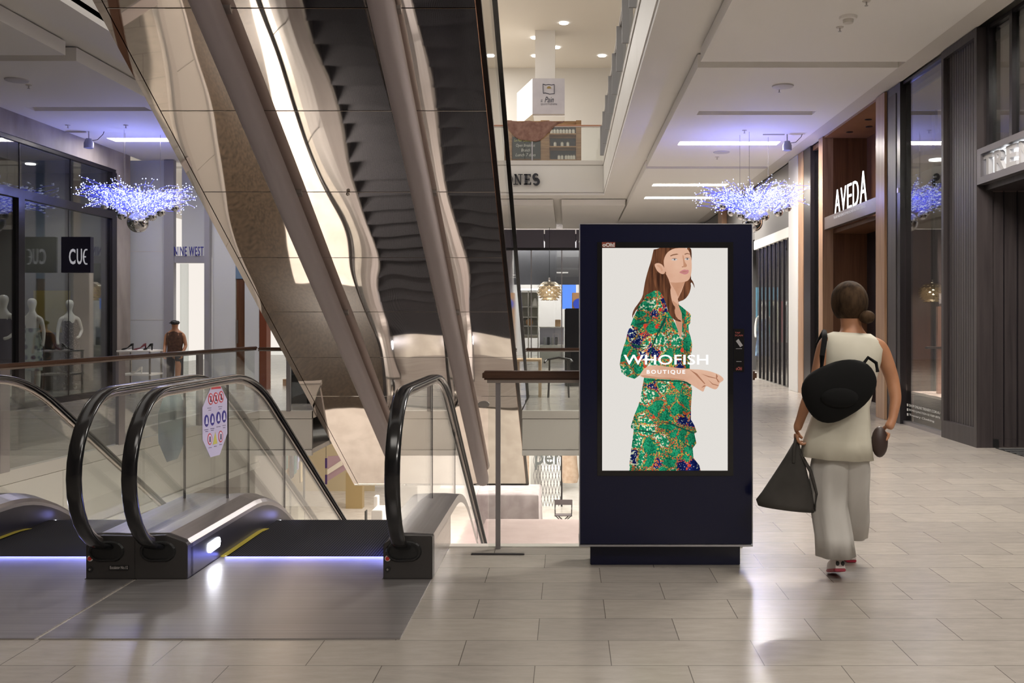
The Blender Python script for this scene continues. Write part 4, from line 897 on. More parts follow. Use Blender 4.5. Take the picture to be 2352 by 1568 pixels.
# ---- mannequins
def mannequin(name, loc, label, dress, dm, h=1.80, rot=0, pose=0, group=None, plinth=True):
    k = h/1.8; L = Vector(loc); c, s_ = math.cos(rot), math.sin(rot)
    def W(x, y, z): return Vector((x*c-y*s_, x*s_+y*c, z))*k+L
    t = thing(name, loc, label, 'mannequin', group)
    z0 = .0
    V = [(0, 0, .95), (0, 0, 1.12), (0, 0, 1.30), (0, .0, 1.44), (0, -.005, 1.53), (0, -.01, 1.61), (0, -.012, 1.69), (0, -.005, 1.77)]
    R = [(.13, .10), (.105, .085), (.13, .10), (.075, .06), (.04, .04), (.066, .078), (.088, .105), (.058, .07)]
    E = [(0, 1), (1, 2), (2, 3), (3, 4), (4, 5), (5, 6), (6, 7)]
    for sx in (-1, 1):
        b0 = len(V); V += [(sx*.155, 0, 1.39)]; R += [(.045, .045)]; E.append((3, b0))
        if pose == 0 or sx == -1: arm = [(sx*.20, .01, 1.18), (sx*.215, -.02, 1.0), (sx*.205, -.05, .88)]
        else: arm = [(sx*.22, .04, 1.16), (sx*.15, -.14, 1.04), (sx*.10, -.2, 1.02)]
        for q, rr in zip(arm, (.036, .028, .03)): V.append(q); R.append((rr, rr)); E.append((len(V)-2, len(V)-1))
        b1 = len(V); V.append((sx*.085, 0, .86)); R.append((.085, .085)); E.append((0, b1))
        for q, rr in zip([(sx*.09, .0, .50), (sx*.09, .02, .30), (sx*.09, .02, .08), (sx*.095, -.07, .03)], (.058, .05, .034, .035)): V.append(q); R.append((rr, rr)); E.append((len(V)-2, len(V)-1))
    mb = skin_mb([W(*v) for v in V], E, [(a*k, b_*k) for a, b_ in R], 2)
    mb.build('body', M_MANN, t, smooth=True, autosmooth=3)
    rings = []
    for (z_, rx, ry) in dress: rings.append([W(q.x, q.y, q.z) for q in ell((0, 0, z_), rx, ry, 20)])
    MB().loft(rings).build('dress', dm, t, smooth=True)
    MB().lathe([(0, 0), (.18, 0), (.18, .012), (0, .015)], L+Vector((0, 0, -.012)), 20).build('stand', M_STEEL, t)
    return t
DT = [(.42, .21, .16), (.70, .19, .145), (.95, .165, .13), (1.12, .125, .105), (1.28, .15, .118), (1.36, .145, .09)]
LONG = [(.10, .24, .19), (.5, .2, .16), (.95, .168, .135), (1.12, .128, .105), (1.28, .152, .118), (1.35, .13, .09)]
SKT = [(.45, .17, .14), (.70, .185, .145), (.95, .168, .13), (1.10, .13, .108), (1.22, .145, .115)]
D1 = noisy('floral_dress', (.02, .03, .09), (.35, .42, .38), (9, 9, 9), .6, ntype='V', lo=.3, hi=.55)
D2 = noisy('black_speckled_dress', (.5, .45, .45), (.008, .006, .007), (40, 40, 40), .5, ntype='V', lo=.15, hi=.25)
D3 = mat('navy_dress', (.012, .012, .04), .6)
zpl = .12
pt = MB().box(-10.35, -9.4, 15.8, 19.55, .005, zpl-.013).build('display_platform', mat('platform_grey', (.12, .12, .11), .5)); tag(pt, 'low grey platform under the dressed shop dummies behind left glass', 'platform')
mannequin('mannequin', (-9.85, 16.95, zpl), 'white shop dummy in a navy dress at the left photo edge', DT, D3, 1.86, pose=1)
mannequin('mannequin', (-9.85, 17.85, zpl), 'white shop dummy in a blue and green floral skirt behind left glass', SKT, D1, 1.82)
mannequin('mannequin', (-9.85, 19.18, zpl), 'white shop dummy in a long black speckled dress below the CUE sign', LONG, D2, 1.82, rot=.6, pose=1)
D4 = noisy('blue_print_dress', (.02, .04, .25), (.3, .5, .65), (10, 10, 10), .6)
mpl = MB().box(4.97, 5.4, 25.25, 25.85, .0, .12).build('display_block', M_WHITE); tag(mpl, 'white block under the shop dummy in the right far window', 'plinth')
mannequin('mannequin', (5.12, 25.45, .133), 'shop dummy in a blue printed dress right beside the kiosk edge', DT, D4, 1.85)
# ---- white shopfronts at the far end of the left walkway
YW = 21.0
def fx(px): return X(px, YW)
def fz(py): return Z(py, YW)
struct('wall_far_left', MB().box(-14, fx(298), YW, YW+.2, 0, 4.95).box(fx(298), fx(383), YW, YW+.1, 0, 4.95), mat('gloss_white_panel', (.62, .63, .63), .15))
struct('wall_far_left_panel', MB().box(fx(487), fx(541), YW, YW+.1, 0, 4.95).box(fx(562), fx(595), YW, YW+.1, 0, 4.95), MATS['gloss_white_panel'])
for zz_ in (1.5, 2.98): struct('trim_1%d' % (zz_ > 2), MB().box(fx(298), fx(383), YW-.004, YW-.001, zz_, zz_+.012), M_TRIM)
nwt = thing('white_shopfront', (fx(440), YW, 0), 'white portal shopfront with small blue letters reading NINE WEST', 'shopfront')
MB().box(fx(383), fx(405), YW-.15, YW-.01, 0, 4.94).build('grey_post', mat('lilac_grey', (.30, .29, .31), .4), nwt)
MB().box(fx(475), fx(487), YW-.15, YW-.01, 0, 4.94).build('grey_post', MATS['lilac_grey'], nwt)
MB().box(fx(405), fx(475), YW-.1, YW+.05, fz(604), fz(588)).build('lintel', MATS['lilac_grey'], nwt)
MB().box(fx(405), fx(475), YW+.3, YW+.35, fz(588), 4.94).build('upper_panel', MATS['gloss_white_panel'], nwt)
lb = MB().lathe([(0, .5), (.2, .48), (.22, .3), (.22, -.35), (.15, -.45), (0, -.48)], (fx(447), YW+.6, fz(500)), 20).build('glowing_lantern', emis('lantern', (1, .98, .95), 2.5)); tag(lb, 'bright white lantern glowing above the NINE WEST letters', 'lamp')
text_mb('NINE WEST', ((fx(405.5), YW-.12, fz(588)), (1, 0, 0), (0, 0, 1), (0, -1, 0)), fx(472)-fx(405.5), fz(567)-fz(588), thick=.02, spacing=1.15).build('lettering', mat('nine_blue', (.03, .03, .25), .4), nwt)
MB().box(fx(405), fx(423), YW+.2, YW+.25, 0, fz(604)).build('glass_door', M_GLS, nwt)
MB().box(fx(400), fx(480), YW+2.5, YW+2.6, 0, 3.5).build('interior_wall', mat('shop_white', (.75, .72, .70), .6, emit=(1, .96, .93), es=.0), nwt)
spot('white_shop_lamp', (fx(445), YW+1.2, 3.2), 160, 120, (1, .97, .93), .1)
dd = thing('timber_door', (fx(550), YW, 0), 'tall dark timber door between white wall panels, left of mirrored soffit', 'door')
MB().box(fx(543), fx(561), YW+.02, YW+.12, 0, fz(640)).build('door_leaf', M_WALN, dd); MB().box(fx(541), fx(562), YW+.0, YW+.1, fz(640), 4.95).build('louvre', mat('louvre_blue', (.15, .22, .30), .3), dd); MB().box(fx(545), fx(546.5), YW-.03, YW+.02, 1.0, 1.5).build('handle', M_STEEL, dd)
rc = MB().box(fx(596), fx(612), YW, YW+.3, 0, 2.8).build('red_timber_column', mat('red_timber', (.16, .045, .02), .35)); tag(rc, 'reddish-brown timber column just left of the mirrored soffit edge', 'pillar')
struct('wall_far_bright', MB().box(fx(596), fx(720), YW+3, YW+3.2, 0, 4.95), mat('bright_wall', (.75, .66, .6), .6))
cr = thing('clothes_rack', (fx(628), YW+1.5, 0), 'white clothes and bags on a rail in the bright gap by the mirrored soffit', 'clothes rack')
MB().box(fx(612), fx(640), YW+1.4, YW+1.44, 1.3, 1.34).build('rail', M_STEEL, cr); MB().box(fx(615), fx(624), YW+1.3, YW+1.5, .55, 1.3).build('garment', M_WHITE, cr, bevel=.03); MB().box(fx(626), fx(634), YW+1.3, YW+1.5, .5, 1.1).build('garment', mat('garment_beige', (.5, .4, .33), .8), cr, bevel=.03)
MB().box(fx(612), fx(640), YW+1.2, YW+1.6, .0, .15).build('base', M_OAK, cr)
bd_ = MB().box(X(652, 17), X(715, 17), 17.45, 17.6, 0, 3.2).build('dark_void_panel', mat('void_black', (.012, .012, .014), .15)); tag(bd_, 'black panel standing in for the dark void behind the mirrored escalator foot', 'partition')  # black sheet put in for the darkness of the empty gap
# display tables with shoes
dt = thing('display_table', (X(328, 19.2), 19.2, 0), 'glass and white display table with shoes behind the left balustrade', 'table')
tx = X(322, 19.2)
MB().box(tx-.33, tx+.33, 18.9, 19.5, .88, .91).build('tabletop', M_WHITE, dt); MB().box(tx-.33, tx+.33, 18.9, 19.5, .42, .45).build('shelf', M_WHITE, dt)
for a in (-.32, .29):
    for b_ in (18.92, 19.45): MB().box(tx+a, tx+a+.03, b_, b_+.03, 0, .88).build('leg', M_STEEL, dt)
def shoe(x, y, z, m, label, rot=0):
    t = thing('high_heel_shoe', (x, y, z), label, 'shoe', 'shoes on the display table')
    c, s_ = math.cos(rot), math.sin(rot)
    rg = [[Vector((x+u*c-v*s_, y+u*s_+v*c, z+w_)) for u, v, w_ in r_] for r_ in [[(uu, .035*a, zz+.0), (uu, -.035*a, zz), (uu, -.03*a, zz+hh), (uu, .03*a, zz+hh)] for uu, a, zz, hh in ((-.12, .3, .002, .02), (-.07, 1, .002, .035), (0, .8, .03, .02), (.07, .8, .075, .05), (.11, .6, .085, .05))]]
    MB().loft(rg).build('upper', m, t, smooth=True); MB().loft([[Vector((x+.1*c+a, y+.1*s_+b_, z+zz)) for a, b_ in ((-.01, -.01), (.01, -.01), (.01, .01), (-.01, .01))] for zz in (0.001, .09)]).build('heel', m, t)
shoe(tx-.2, 19.1, .911, M_BLACK, 'black high heel on the tabletop, left one nearest the column'); shoe(tx+.02, 19.15, .911, mat('maroon', (.12, .02, .03), .3), 'maroon high heel in the middle of the tabletop', .6); shoe(tx+.2, 19.1, .911, M_BLACK, 'black high heel at the right end of the tabletop', -.4); shoe(tx-.05, 19.15, .451, M_WHITE, 'white high heel on the lower shelf of the display table')
# ================================================================== FAR HOMEWARE SHOP AT THIS LEVEL
HY = 37.0
def hx(px, d=HY): return X(px, d)
def hz(py, d=HY): return Z(py, d)
struct('wall_far', MB().box(-8, hx(1186), HY, HY+.2, 0, 4.95).box(hx(1340), 4.8, HY, HY+.2, 0, 4.95), mat('far_wall', (.33, .31, .34), .6))
hs_ = thing('homeware_shopfront', (hx(1262), HY, 0), 'far glazed homeware shopfront under a dark lilac fascia', 'shopfront')
for a, b_ in ((1186, 1250), (1251, 1322), (1323, 1395)): MB().box(hx(a)+.01, hx(b_)-.01, HY-.1, HY, hz(569), hz(528)).build('fascia_panel', mat('lilac_fascia', (.12, .11, .14), .35), hs_)
MB().box(hx(1186), hx(1395), HY-.02, HY, hz(575), hz(569)).build('shadow_gap', M_BLKF, hs_)
MB().box(hx(1186), hx(1395), HY+.05, HY+.06, .02, hz(575)).build('glass_pane', M_GLS, hs_)
for p in (1219, 1289, 1339): MB().box(hx(p), hx(p)+.04, HY, HY+.06, 0, hz(575)).build('mullion', M_POST, hs_)
MB().box(hx(1186), hx(1340), HY+1.3, HY+1.4, 2.9, 4.9).build('dark_bulkhead', mat('bulkhead_grey', (.06, .06, .07), .5), hs_)
def lampshade(loc, label, ztop):
    t = thing('artichoke_pendant', loc, label, 'pendant lamp')
    x, y, z = loc; m = mat('pendant_leaf', (.62, .54, .42), .3, .3)
    r0 = .42
    for k in range(8):
        zz = .28-.085*k; rr = r0*math.sqrt(max(0, 1-((zz-.02)/.42)**2))*(.95 if k else .8)+.03
        for j in range(12):
            a = 2*pi*(j+.5*(k % 2))/12; ca, sa = math.cos(a), math.sin(a); w_ = .09*(rr/.42+.25)
            q = []
            for (u, dr_, dz) in ((-1, -.07, .05), (1, -.07, .05), (.75, .055, -.035), (-.75, .055, -.035)):
                q.append(Vector((x+ca*(rr+dr_)-sa*w_*u, y+sa*(rr+dr_)+ca*w_*u, z+zz+dz)))
            mb = MB().add(q+[p_+Vector((0, 0, .006)) for p_ in q], [(0, 1, 2, 3), (7, 6, 5, 4), (0, 4, 5, 1), (1, 5, 6, 2), (2, 6, 7, 3), (3, 7, 4, 0)])
            mb.build('leaf', m, t)
    MB().sphere((x, y, z), .13, 12, 8).build('bulb', emis('warm_bulb', (1, .85, .62), 12), t)
    MB().lathe([(.02, .36), (.05, .38), (.04, .48), (.015, .5)], (x, y, z), 12).build('crown', M_STEEL, t)
    MB().tube([(x, y, z+.48), (x, y, ztop)], .008, 6).build('cable', M_BLACK, t)
    return t
lampshade((hx(1262, 36.2), 36.2, hz(668, 36.2)), 'layered metal artichoke pendant lamp glowing in front of the far homeware shop', 4.95)
lampshade((-3.8, 36.2, hz(672, 36.2)), 'second layered metal pendant lamp at the far shop, hidden behind the mirrored escalators', 4.95)
struct('wall_shop_far_back', MB().box(-4, 4.8, 41.4, 41.5, 0, 4.9), mat('home_back', (.62, .60, .60), .6))
area('home_shop_lamp', (-.9, 38.6, 4.6), 4, 1.5, 500, (1, .95, .88))
cab = thing('display_cabinet', (hx(1215, 37.8), 37.8, 0), 'white lit display cabinet with lamps on shelves at the far shop', 'cabinet')
MB().box(hx(1195, 38), hx(1236, 38), 38.2, 38.25, .8, 2.6).build('back_panel', mat('cab_white', (.8, .78, .7), .5), cab)
for z_ in (.9, 1.25, 1.6, 2.0, 2.62): MB().box(hx(1195, 38), hx(1236, 38), 37.7, 38.2, z_, z_+.03).build('shelf', M_WHITE, cab)
for p in (1195, 1213, 1235): MB().box(hx(p, 38), hx(p, 38)+.03, 37.7, 38.2, 0, 2.65).build('upright', M_WHITE, cab)
MB().box(hx(1196, 38), hx(1236, 38), 37.7, 37.75, 2.66, 2.72).build('strip_lamp', M_LED, cab)
def simple(name, a, m, label, cat, bev=.01, grp=None):
    o = MB().box(*a).build(name, m, None, bevel=bev, origin=((a[0]+a[1])/2, (a[2]+a[3])/2, a[4])); tag(o, label, cat, grp); return o
q = MB().lathe([(.16, 0), (.04, .3), (.0, .3)], (hx(1229, 37.8), 37.9, 1.9+.15), 16).build('white_lampshade', M_WHITE); tag(q, 'white cone lampshade on the top shelf of the far display cabinet', 'lampshade')
q = MB().lathe([(0, -.03), (.14, -.03), (.14, .03), (0, .03)], (hx(1216, 37.8), 37.8, 1.42), 20, 'y').build('round_basket', mat('basket_tan', (.45, .25, .12), .6)); tag(q, 'round tan basket on the middle shelf of the far display cabinet', 'basket')
simple('cardboard_box', (hx(1275, 37.9), hx(1288, 37.9), 37.8, 38.05, 1.25, 1.52), mat('card', (.42, .27, .15), .7), 'small tan box on the counter below the artichoke pendant', 'box')
ctr = thing('shop_counter', (hx(1265, 37.9), 37.9, 0), 'pale counter under the artichoke pendant at the far shop', 'counter')
MB().box(hx(1240, 37.9), hx(1295, 37.9), 37.7, 38.3, 0, 1.2).build('body', mat('counter_lilac', (.45, .43, .5), .5), ctr); MB().box(hx(1239, 37.9), hx(1296, 37.9), 37.65, 38.35, 1.2, 1.249).build('worktop', M_WHITE, ctr)
for i in range(4): simple('boxed_goods', (hx(1248+i*9, 37.6), hx(1254+i*9, 37.6), 37.2, 37.4, .55, .85), mat('boxg%d' % (i % 2), [(.4, .4, .42), (.08, .08, .09)][i % 2], .6), 'small boxed goods lined on the low ledge of the far shop', 'box', grp='boxed goods on the far ledge')
simple('display_ledge', (hx(1240, 37.5), hx(1295, 37.5), 37.15, 37.5, 0, .549), M_WHITE, 'low white ledge with boxed goods inside the far shop window', 'ledge')
simple('blue_lit_screen', (hx(1290, 39), hx(1323, 39), 39, 39.06, 1.95, 3.15), emis('blue_panel', (.12, .28, .9), 1.3), 'glowing pale blue curtain-like panel at the back of the far shop', 'screen')
simple('tan_cabinet', (hx(1314, 30), hx(1335, 30), 30, 30.6, .0, Z(672, 30)), mat('tan_cab', (.36, .20, .09), .5), 'tan cabinet with a blue ring, half hidden by the kiosk left edge', 'cabinet')
q = MB().lathe([(.13, 0), (.17, 0), (.17, -.03), (.13, -.03)], (hx(1329, 29.99), 29.99, Z(698, 30)), 24, 'y').build('blue_ring', mat('ring_blue', (.02, .06, .5), .4)); tag(q, 'blue ring on the front of the tan cabinet beside the kiosk', 'ring')
simple('black_cabinet', (hx(1297, 22), hx(1345, 22), 22, 23, .0, Z(708, 22)), mat('black_gloss', (.008, .008, .009), .15), 'tall black glossy cabinet peeking out left of the kiosk', 'cabinet', .02)
def chair(x, y, m, label):
    t = thing('dining_chair', (x, y, 0), label, 'chair')
    MB().box(x-.22, x+.22, y-.22, y+.22, .43, .47).build('seat', mat('cane', (.45, .33, .2), .6), t, bevel=.01)
    for a in (-.2, .2):
        for b_ in (-.2, .2): MB().tube([(x+a, y+b_, 0), (x+a*.9, y+b_*.9, .43 if b_ < 0 else .72)], .018, 8).build('leg', m, t)
    MB().tube([(x-.27, y-.12, .68), (x-.24, y+.16, .72), (x, y+.26, .76), (x+.24, y+.16, .72), (x+.27, y-.12, .68)], .022, 8).build('backrest', m, t, smooth=True)
chair(hx(1283, 19), 19, M_BLACK, 'black wishbone chair behind the far balustrade rail')
tb = thing('dining_table', (hx(1232, 19), 19, 0), 'pale timber table with open ends behind the far balustrade', 'table')
MB().box(hx(1200, 19), hx(1243, 19), 18.8, 19.5, .70, .74).build('tabletop', mat('pale_wood', (.55, .40, .24), .5), tb)
for a in (1202, 1237): MB().box(hx(a, 19), hx(a, 19)+.05, 18.9, 19.4, 0, .7).build('leg', MATS['pale_wood'], tb)
# ================================================================== UPPER LEVEL CAFE
UZ = 6.07
struct('ceiling_upper', MB().box(-9, 9.5, 28.4, 46, 10.9, 11.0), M_CEIL)
struct('wall_upper_far', MB().box(-9, 9.5, 36.2, 36.4, UZ, 10.9), mat('upper_wall', (.72, .70, .67), .6))
struct('wall_upper_right', MB().box(3.4, 3.5, 28.6, 36.2, UZ, 10.9), M_WHITE)
area('upper_fill_light', (-4.5, 32, 10.85), 3, 4, 480, (1, .96, .9))  # area light added to brighten the upper level
for i, (px, py) in enumerate(((1229, 86), (1277, 108), (1383, 127), (1295, 52), (1230, 143))):
    d = 9.4*F/(CY-py) if py < 130 else 34.5; q = MB().lathe([(0, 0), (.14, 0), (.14, -.03), (0, -.03)], (X(px, d), d, 10.9), 16).build('cafe_downlight', M_LED, origin=(X(px, d), d, 10.9)); tag(q, 'small round downlight in the pale ceiling above the cafe sign cube', 'ceiling light', 'downlights above the upper cafe')
fl_ = thing('hanging_sign_cube', (X(1241, 31), 31, 8.0), 'pale hanging cube sign with sketch logo above the upper cafe', 'sign')
x0, x1 = X(1223, 31), X(1297, 31); z0, z1 = Z(262, 31), Z(180, 31)
MB().box(x0, x1, 31, 31.08, z0, z1).build('front_face', noisy('lilac_marble', (.55, .53, .58), (.62, .60, .64), (2, 2, 2), .5), fl_)
MB().prism([(X(1184, 32), 33), (x0, 31.01), (x0, 33)], 'z', z0, z1).build('side_face', M_WHITE, fl_)
MB().box(x0+.02, x1, 31.1, 33, z0-.04, z0).build('underside', M_MIRR2, fl_)
MB().box(X(1229, 31.5), X(1275, 31.5), 31.5, 32.2, z1, 10.9).build('duct', M_WHITE, fl_)
ink = mat('sign_ink_dark', (.02, .02, .05), .5)
def sc_(px, py): return (X(px, 30.99), Z(py, 30.99))
MB().loft([[ (X(px, 30.98), 30.985+dy, Z(py, 30.98)) for px, py, dy in ((a[0]-.6, a[1]-.6, 0), (a[0]+.6, a[1]-.6, 0), (a[0]+.6, a[1]+.6, .01), (a[0]-.6, a[1]+.6, .01))] for a in ((1247, 193), (1253, 195), (1260, 194), (1267, 195), (1273, 194), (1273, 215), (1262, 216), (1252, 213), (1248, 214), (1247, 193))], caps=False).build('logo_outline', ink, fl_)
MB().prism([(X(1261+5*math.cos(a), 30.99), Z(203-5*math.sin(a), 30.99)) for a in [i*pi/8 for i in range(9)]], 'y', 30.985, 30.995).build('logo_loaf', mat('logo_tan', (.35, .25, .08), .5), fl_)
text_mb('Pain', ((X(1251, 30.98), 30.985, Z(235, 30.98)), (1, 0, 0), (0, 0, 1), (0, -1, 0)), X(1272, 31)-X(1251, 31), Z(222, 31)-Z(235, 31), shear=.35).build('lettering', ink, fl_)
text_mb('QUOTIDIEN', ((X(1242, 30.98), 30.985, Z(241.5, 30.98)), (1, 0, 0), (0, 0, 1), (0, -1, 0)), X(1279, 31)-X(1242, 31), Z(237, 31)-Z(241.5, 31), spacing=1.3).build('lettering', ink, fl_)
text_mb('LE', ((X(1242, 30.98), 30.985, Z(234, 30.98)), (1, 0, 0), (0, 0, 1), (0, -1, 0)), X(1246, 31)-X(1242, 31), Z(228, 31)-Z(234, 31)).build('lettering', ink, fl_)
# ONES lettering on the white band
ol = thing('shop_sign', (X(1200, 28.2), 28.2, 5.7), 'black serif letters ending ONES on the white band below the upper cafe', 'sign')
blk = mat('sign_black', (.015, .015, .02), .4)
def serif(ch, px0, px1):
    a = X(px0, 28.24); b_ = X(px1, 28.24); zb, zt = Z(424, 28.24), Z(400, 28.24); y0, y1 = 28.20, 28.26; w_ = b_-a; th = .075; tn = .028; mb = MB()
    if ch == 'N':
        mb.box(a+.05, a+.05+tn, y0, y1, zb, zt).box(b_-.05-tn, b_-.05, y0, y1, zb, zt)
        mb.prism([(a+.02, zt), (a+.02+th, zt), (b_-.05, zb), (b_-.06-tn, zb)], 'y', y0, y1).box(a, a+.14, y0, y1, zb, zb+.02).box(b_-.14, b_, y0, y1, zt-.02, zt)
    elif ch == 'E':
        mb.box(a+.03, a+.03+th, y0, y1, zb, zt).box(a, b_, y0, y1, zb, zb+.03).box(a, b_-.01, y0, y1, zt-.03, zt).box(a+.05, b_-.05, y0, y1, (zb+zt)/2-.012, (zb+zt)/2+.012).box(b_-.03, b_, y0, y1, zb, zb+.07).box(b_-.04, b_-.01, y0, y1, zt-.07, zt)
        mb.box(b_-.07, b_-.045, y0, y1, (zb+zt)/2-.035, (zb+zt)/2+.035)
    elif ch == 'S':
        c1, c2 = zb+(zt-zb)*.27, zb+(zt-zb)*.74; cx_ = (a+b_)/2; r1, r2 = (zt-zb)*.27, (zt-zb)*.25; pts = []
        for i in range(17): t_ = math.radians(30+i*15); pts.append((cx_+r2*.85*math.cos(t_), c2+r2*math.sin(t_)))
        for i in range(17): t_ = math.radians(90-i*15-0); pts.append((cx_+r1*.95*math.cos(t_), c1+r1*math.sin(t_)))
        rings = []
        for i, p_ in enumerate(pts):
            q0 = pts[max(0, i-1)]; q1 = pts[min(len(pts)-1, i+1)]; t_ = Vector((q1[0]-q0[0], 0, q1[1]-q0[1])).normalized(); n__ = Vector((-t_.z, 0, t_.x)); h_ = .02+.022*math.sin(pi*i/(len(pts)-1))
            c_ = Vector((p_[0], 0, p_[1])); rings.append([c_+n__*h_+Vector((0, y0, 0)), c_-n__*h_+Vector((0, y0, 0)), c_-n__*h_+Vector((0, y1, 0)), c_+n__*h_+Vector((0, y1, 0))])
        mb.loft(rings)
    else:
        cx_, cz_ = (a+b_)/2, (zb+zt)/2; ri = []
        for k in range(24):
            t_ = 2*pi*k/24; c_, s_ = math.cos(t_), math.sin(t_); ho = w_/2; hi = w_/2-.028-.05*abs(c_)
            ri.append([(cx_+ho*c_, y0, cz_+(zt-zb)/2*s_), (cx_+hi*c_, y0, cz_+((zt-zb)/2-.03)*s_), (cx_+hi*c_, y1, cz_+((zt-zb)/2-.03)*s_), (cx_+ho*c_, y1, cz_+(zt-zb)/2*s_)])
        mb.loft(ri, closed=True)
    mb.build('letter', blk, ol)
serif('O', 1157, 1178); serif('N', 1179, 1201); serif('E', 1203, 1220); serif('S', 1223, 1239); serif('J', 1134, 1155) if False else None
# cafe wall: shelving, chalkboard, blanket
sy = 30.0
sf = thing('timber_shelf_wall', (X(1255, sy), sy, UZ), 'rustic timber shelving wall with chalkboard at the upper cafe', 'shelving')
M_PINE = wood('rustic_pine', (.22, .11, .045), (.42, .25, .11), False, .6)
MB().box(X(1165, sy), X(1335, sy), sy, sy+.06, UZ, Z(278, sy)).build('back_boards', M_PINE, sf)
for (a, b_) in ((1165, 1176), (1242, 1262), (1323, 1335)): MB().box(X(a, sy), X(b_, sy), sy-.12, sy, UZ, Z(278, sy)).build('upright', M_PINE, sf)
for py in (311, 340, 370): MB().box(X(1262, sy), X(1323, sy), sy-.35, sy, Z(py, sy)-.03, Z(py, sy)).build('shelf', M_PINE, sf)
for (a, b_) in ((290, 309), (318, 338), (346, 368)): MB().box(X(1264, sy), X(1322, sy), sy-.01, sy, Z(b_, sy), Z(a, sy)).build('niche_back', M_BLKF, sf)
cbd = thing('chalkboard', (X(1210, sy), sy-.15, Z(365, sy)), 'black chalkboard with handwritten cafe menu at the upper cafe', 'chalkboard')
MB().box(X(1178, sy), X(1241, sy), sy-.16, sy-.13, Z(366, sy), Z(316, sy)).build('board', mat('chalk_black', (.02, .025, .022), .7), cbd)
def chalk(body, p0, p1, y0_, y1_, m): text_mb(body, ((X(p0, sy-.17), sy-.165, Z(y1_, sy-.17)), (1, 0, 0), (0, 0, 1), (0, -1, 0)), X(p1, sy)-X(p0, sy), Z(y0_, sy)-Z(y1_, sy), shear=.25).build('chalk_lettering', m, cbd)
chy = mat('chalk_yellow', (.45, .45, .15), .8); chw = mat('chalk_white', (.55, .55, .5), .8)
chalk('Le Pain Quotidien', 1181, 1227, 319, 326, chy); chalk('Open Breakfast', 1185, 1229, 330, 339, chw); chalk('Brunch', 1197, 1217, 341, 348, chw); chalk('Lunch 7 days', 1184, 1230, 352, 361, chw)
jr = mat('jar_white', (.6, .58, .5), .3); jl = mat('jar_lid', (.08, .07, .05), .4)
def jar(px, py, k):
    x = X(px, sy-.2); z = Z(py, sy-.0)+.001; t = thing('jar', (x, sy-.2, z), 'small pale labelled jar on the %s shelf of the upper cafe wall' % k, 'jar', 'jars on the %s cafe shelf' % k)
    MB().lathe([(0, 0), (.045, 0), (.045, .12), (.03, .14), (0, .14)], (x, sy-.2, z), 10).build('glass_body', jr, t); MB().lathe([(0, .14), (.035, .14), (.035, .17), (0, .17)], (x, sy-.2, z), 10).build('lid', jl, t)
for px in (1267, 1274, 1281, 1288, 1295, 1302, 1309, 1317): jar(px, 311, 'top')
for px in (1275, 1291, 1304): jar(px, 340, 'middle')
for px in (1284, 1291, 1300, 1306, 1312, 1318): jar(px, 370, 'bottom')
# brown blanket over the rail
bk = MB(); rings = []
for i in range(15):
    u = i/14; x = X(1160+u*135, 28.3); sag = .42*math.sin(pi*min(1, u*1.15))**.7+.03; r_ = []
    for k in range(8): v = k/7; r_.append((x+.03*math.sin(9*u+3*v), 28.27-.03*math.sin(17*u+2*v), 7.26-v*sag*1.25+.02*math.sin(20*u)))
    for k in range(8): v = 1-k/7; r_.append((x+.03*math.sin(9*u+3*v), 28.24-.03*math.sin(17*u+2*v), 7.28-v*sag*1.25+.02*math.sin(20*u)))
    rings.append(r_)
bk.loft(rings); o = bk.build('draped_blanket', noisy('brown_plush', (.20, .10, .075), (.30, .17, .13), (8, 8, 8), .9), smooth=True); tag(o, 'brown plush blanket draped over the upper level rail', 'blanket')
# ================================================================== LOWER LEVEL (seen through the void)
def L(px, d): return X(px, d)
def zl(py, d): return Z(py, d)
for i, (x, y, e) in enumerate(((3.2, 13, 330), (3, 22, 350), (-6.4, 20, 160), (2, 33, 520), (-4, 36, 380), (-6.25, 12.5, 750), (-6.25, 8, 350))):
    area('lower_fill_light', (x, y, -.95 if x < -5.8 else -.76), 2.0, 1.2, e, (1, .93, .84))  # fill light added to brighten the lower level, not a known fixture
    q = MB().box(x-1.2, x+1.2, y-.6, y+.6, -.75, -.715).build('lower_fill_panel', M_LED) if y > 17 and x > -5.8 else None  # glowing panel added to go with the fill light
    if q: tag(q, ['', 'added bright panel lighting the lower level, right of centre', 'added bright panel lighting the lower level, left of centre', 'added bright panel lighting the lower level above the director chair', 'added bright panel lighting the lower level, farthest to the left', '', ''][i], 'ceiling light')
gy = noisy('grey_cloth', (.34, .29, .30), (.42, .37, .38), (3, 3, 3), .9); pk = noisy('pink_cloth', (.62, .50, .50), (.68, .56, .56), (2, 2, 2), .9)
def draped(name, x0, x1, y0, y1, z0, z1, m, label, sag=.05):
    mb = MB(); rings = []
    n_ = 40
    for k, (ins, zz) in enumerate(((.0, z0), (.03, z0+(z1-z0)*.5), (.05, z1-.05), (.09, z1), (.3, z1+.01))):
        r_ = []
        for j in range(n_):
            u = j/n_*4; s_ = int(u); f_ = u-s_
            a, b_, c, d = x0+ins, x1-ins, y0+ins, y1-ins
            p = [(a+(b_-a)*f_, c), (b_, c+(d-c)*f_), (b_-(b_-a)*f_, d), (a, d-(d-c)*f_)][s_]
            w_ = .035*math.sin(j*2.3)*(1-k/4)
            r_.append((p[0]+w_, p[1]+w_, zz+sag*math.sin(j*1.1)*(k == 0)))
        rings.append(r_)
    mb.loft(rings); o = mb.build(name, m, smooth=True, autosmooth=1.2, origin=((x0+x1)/2, (y0+y1)/2, z0)); tag(o, label, 'covered stand'); return o
draped('covered_stall', L(1095, 34), L(1243, 34), 33, 35.2, -6.02, zl(1136, 33), gy, 'grey cloth-covered stall on the lower floor left of the director chair')
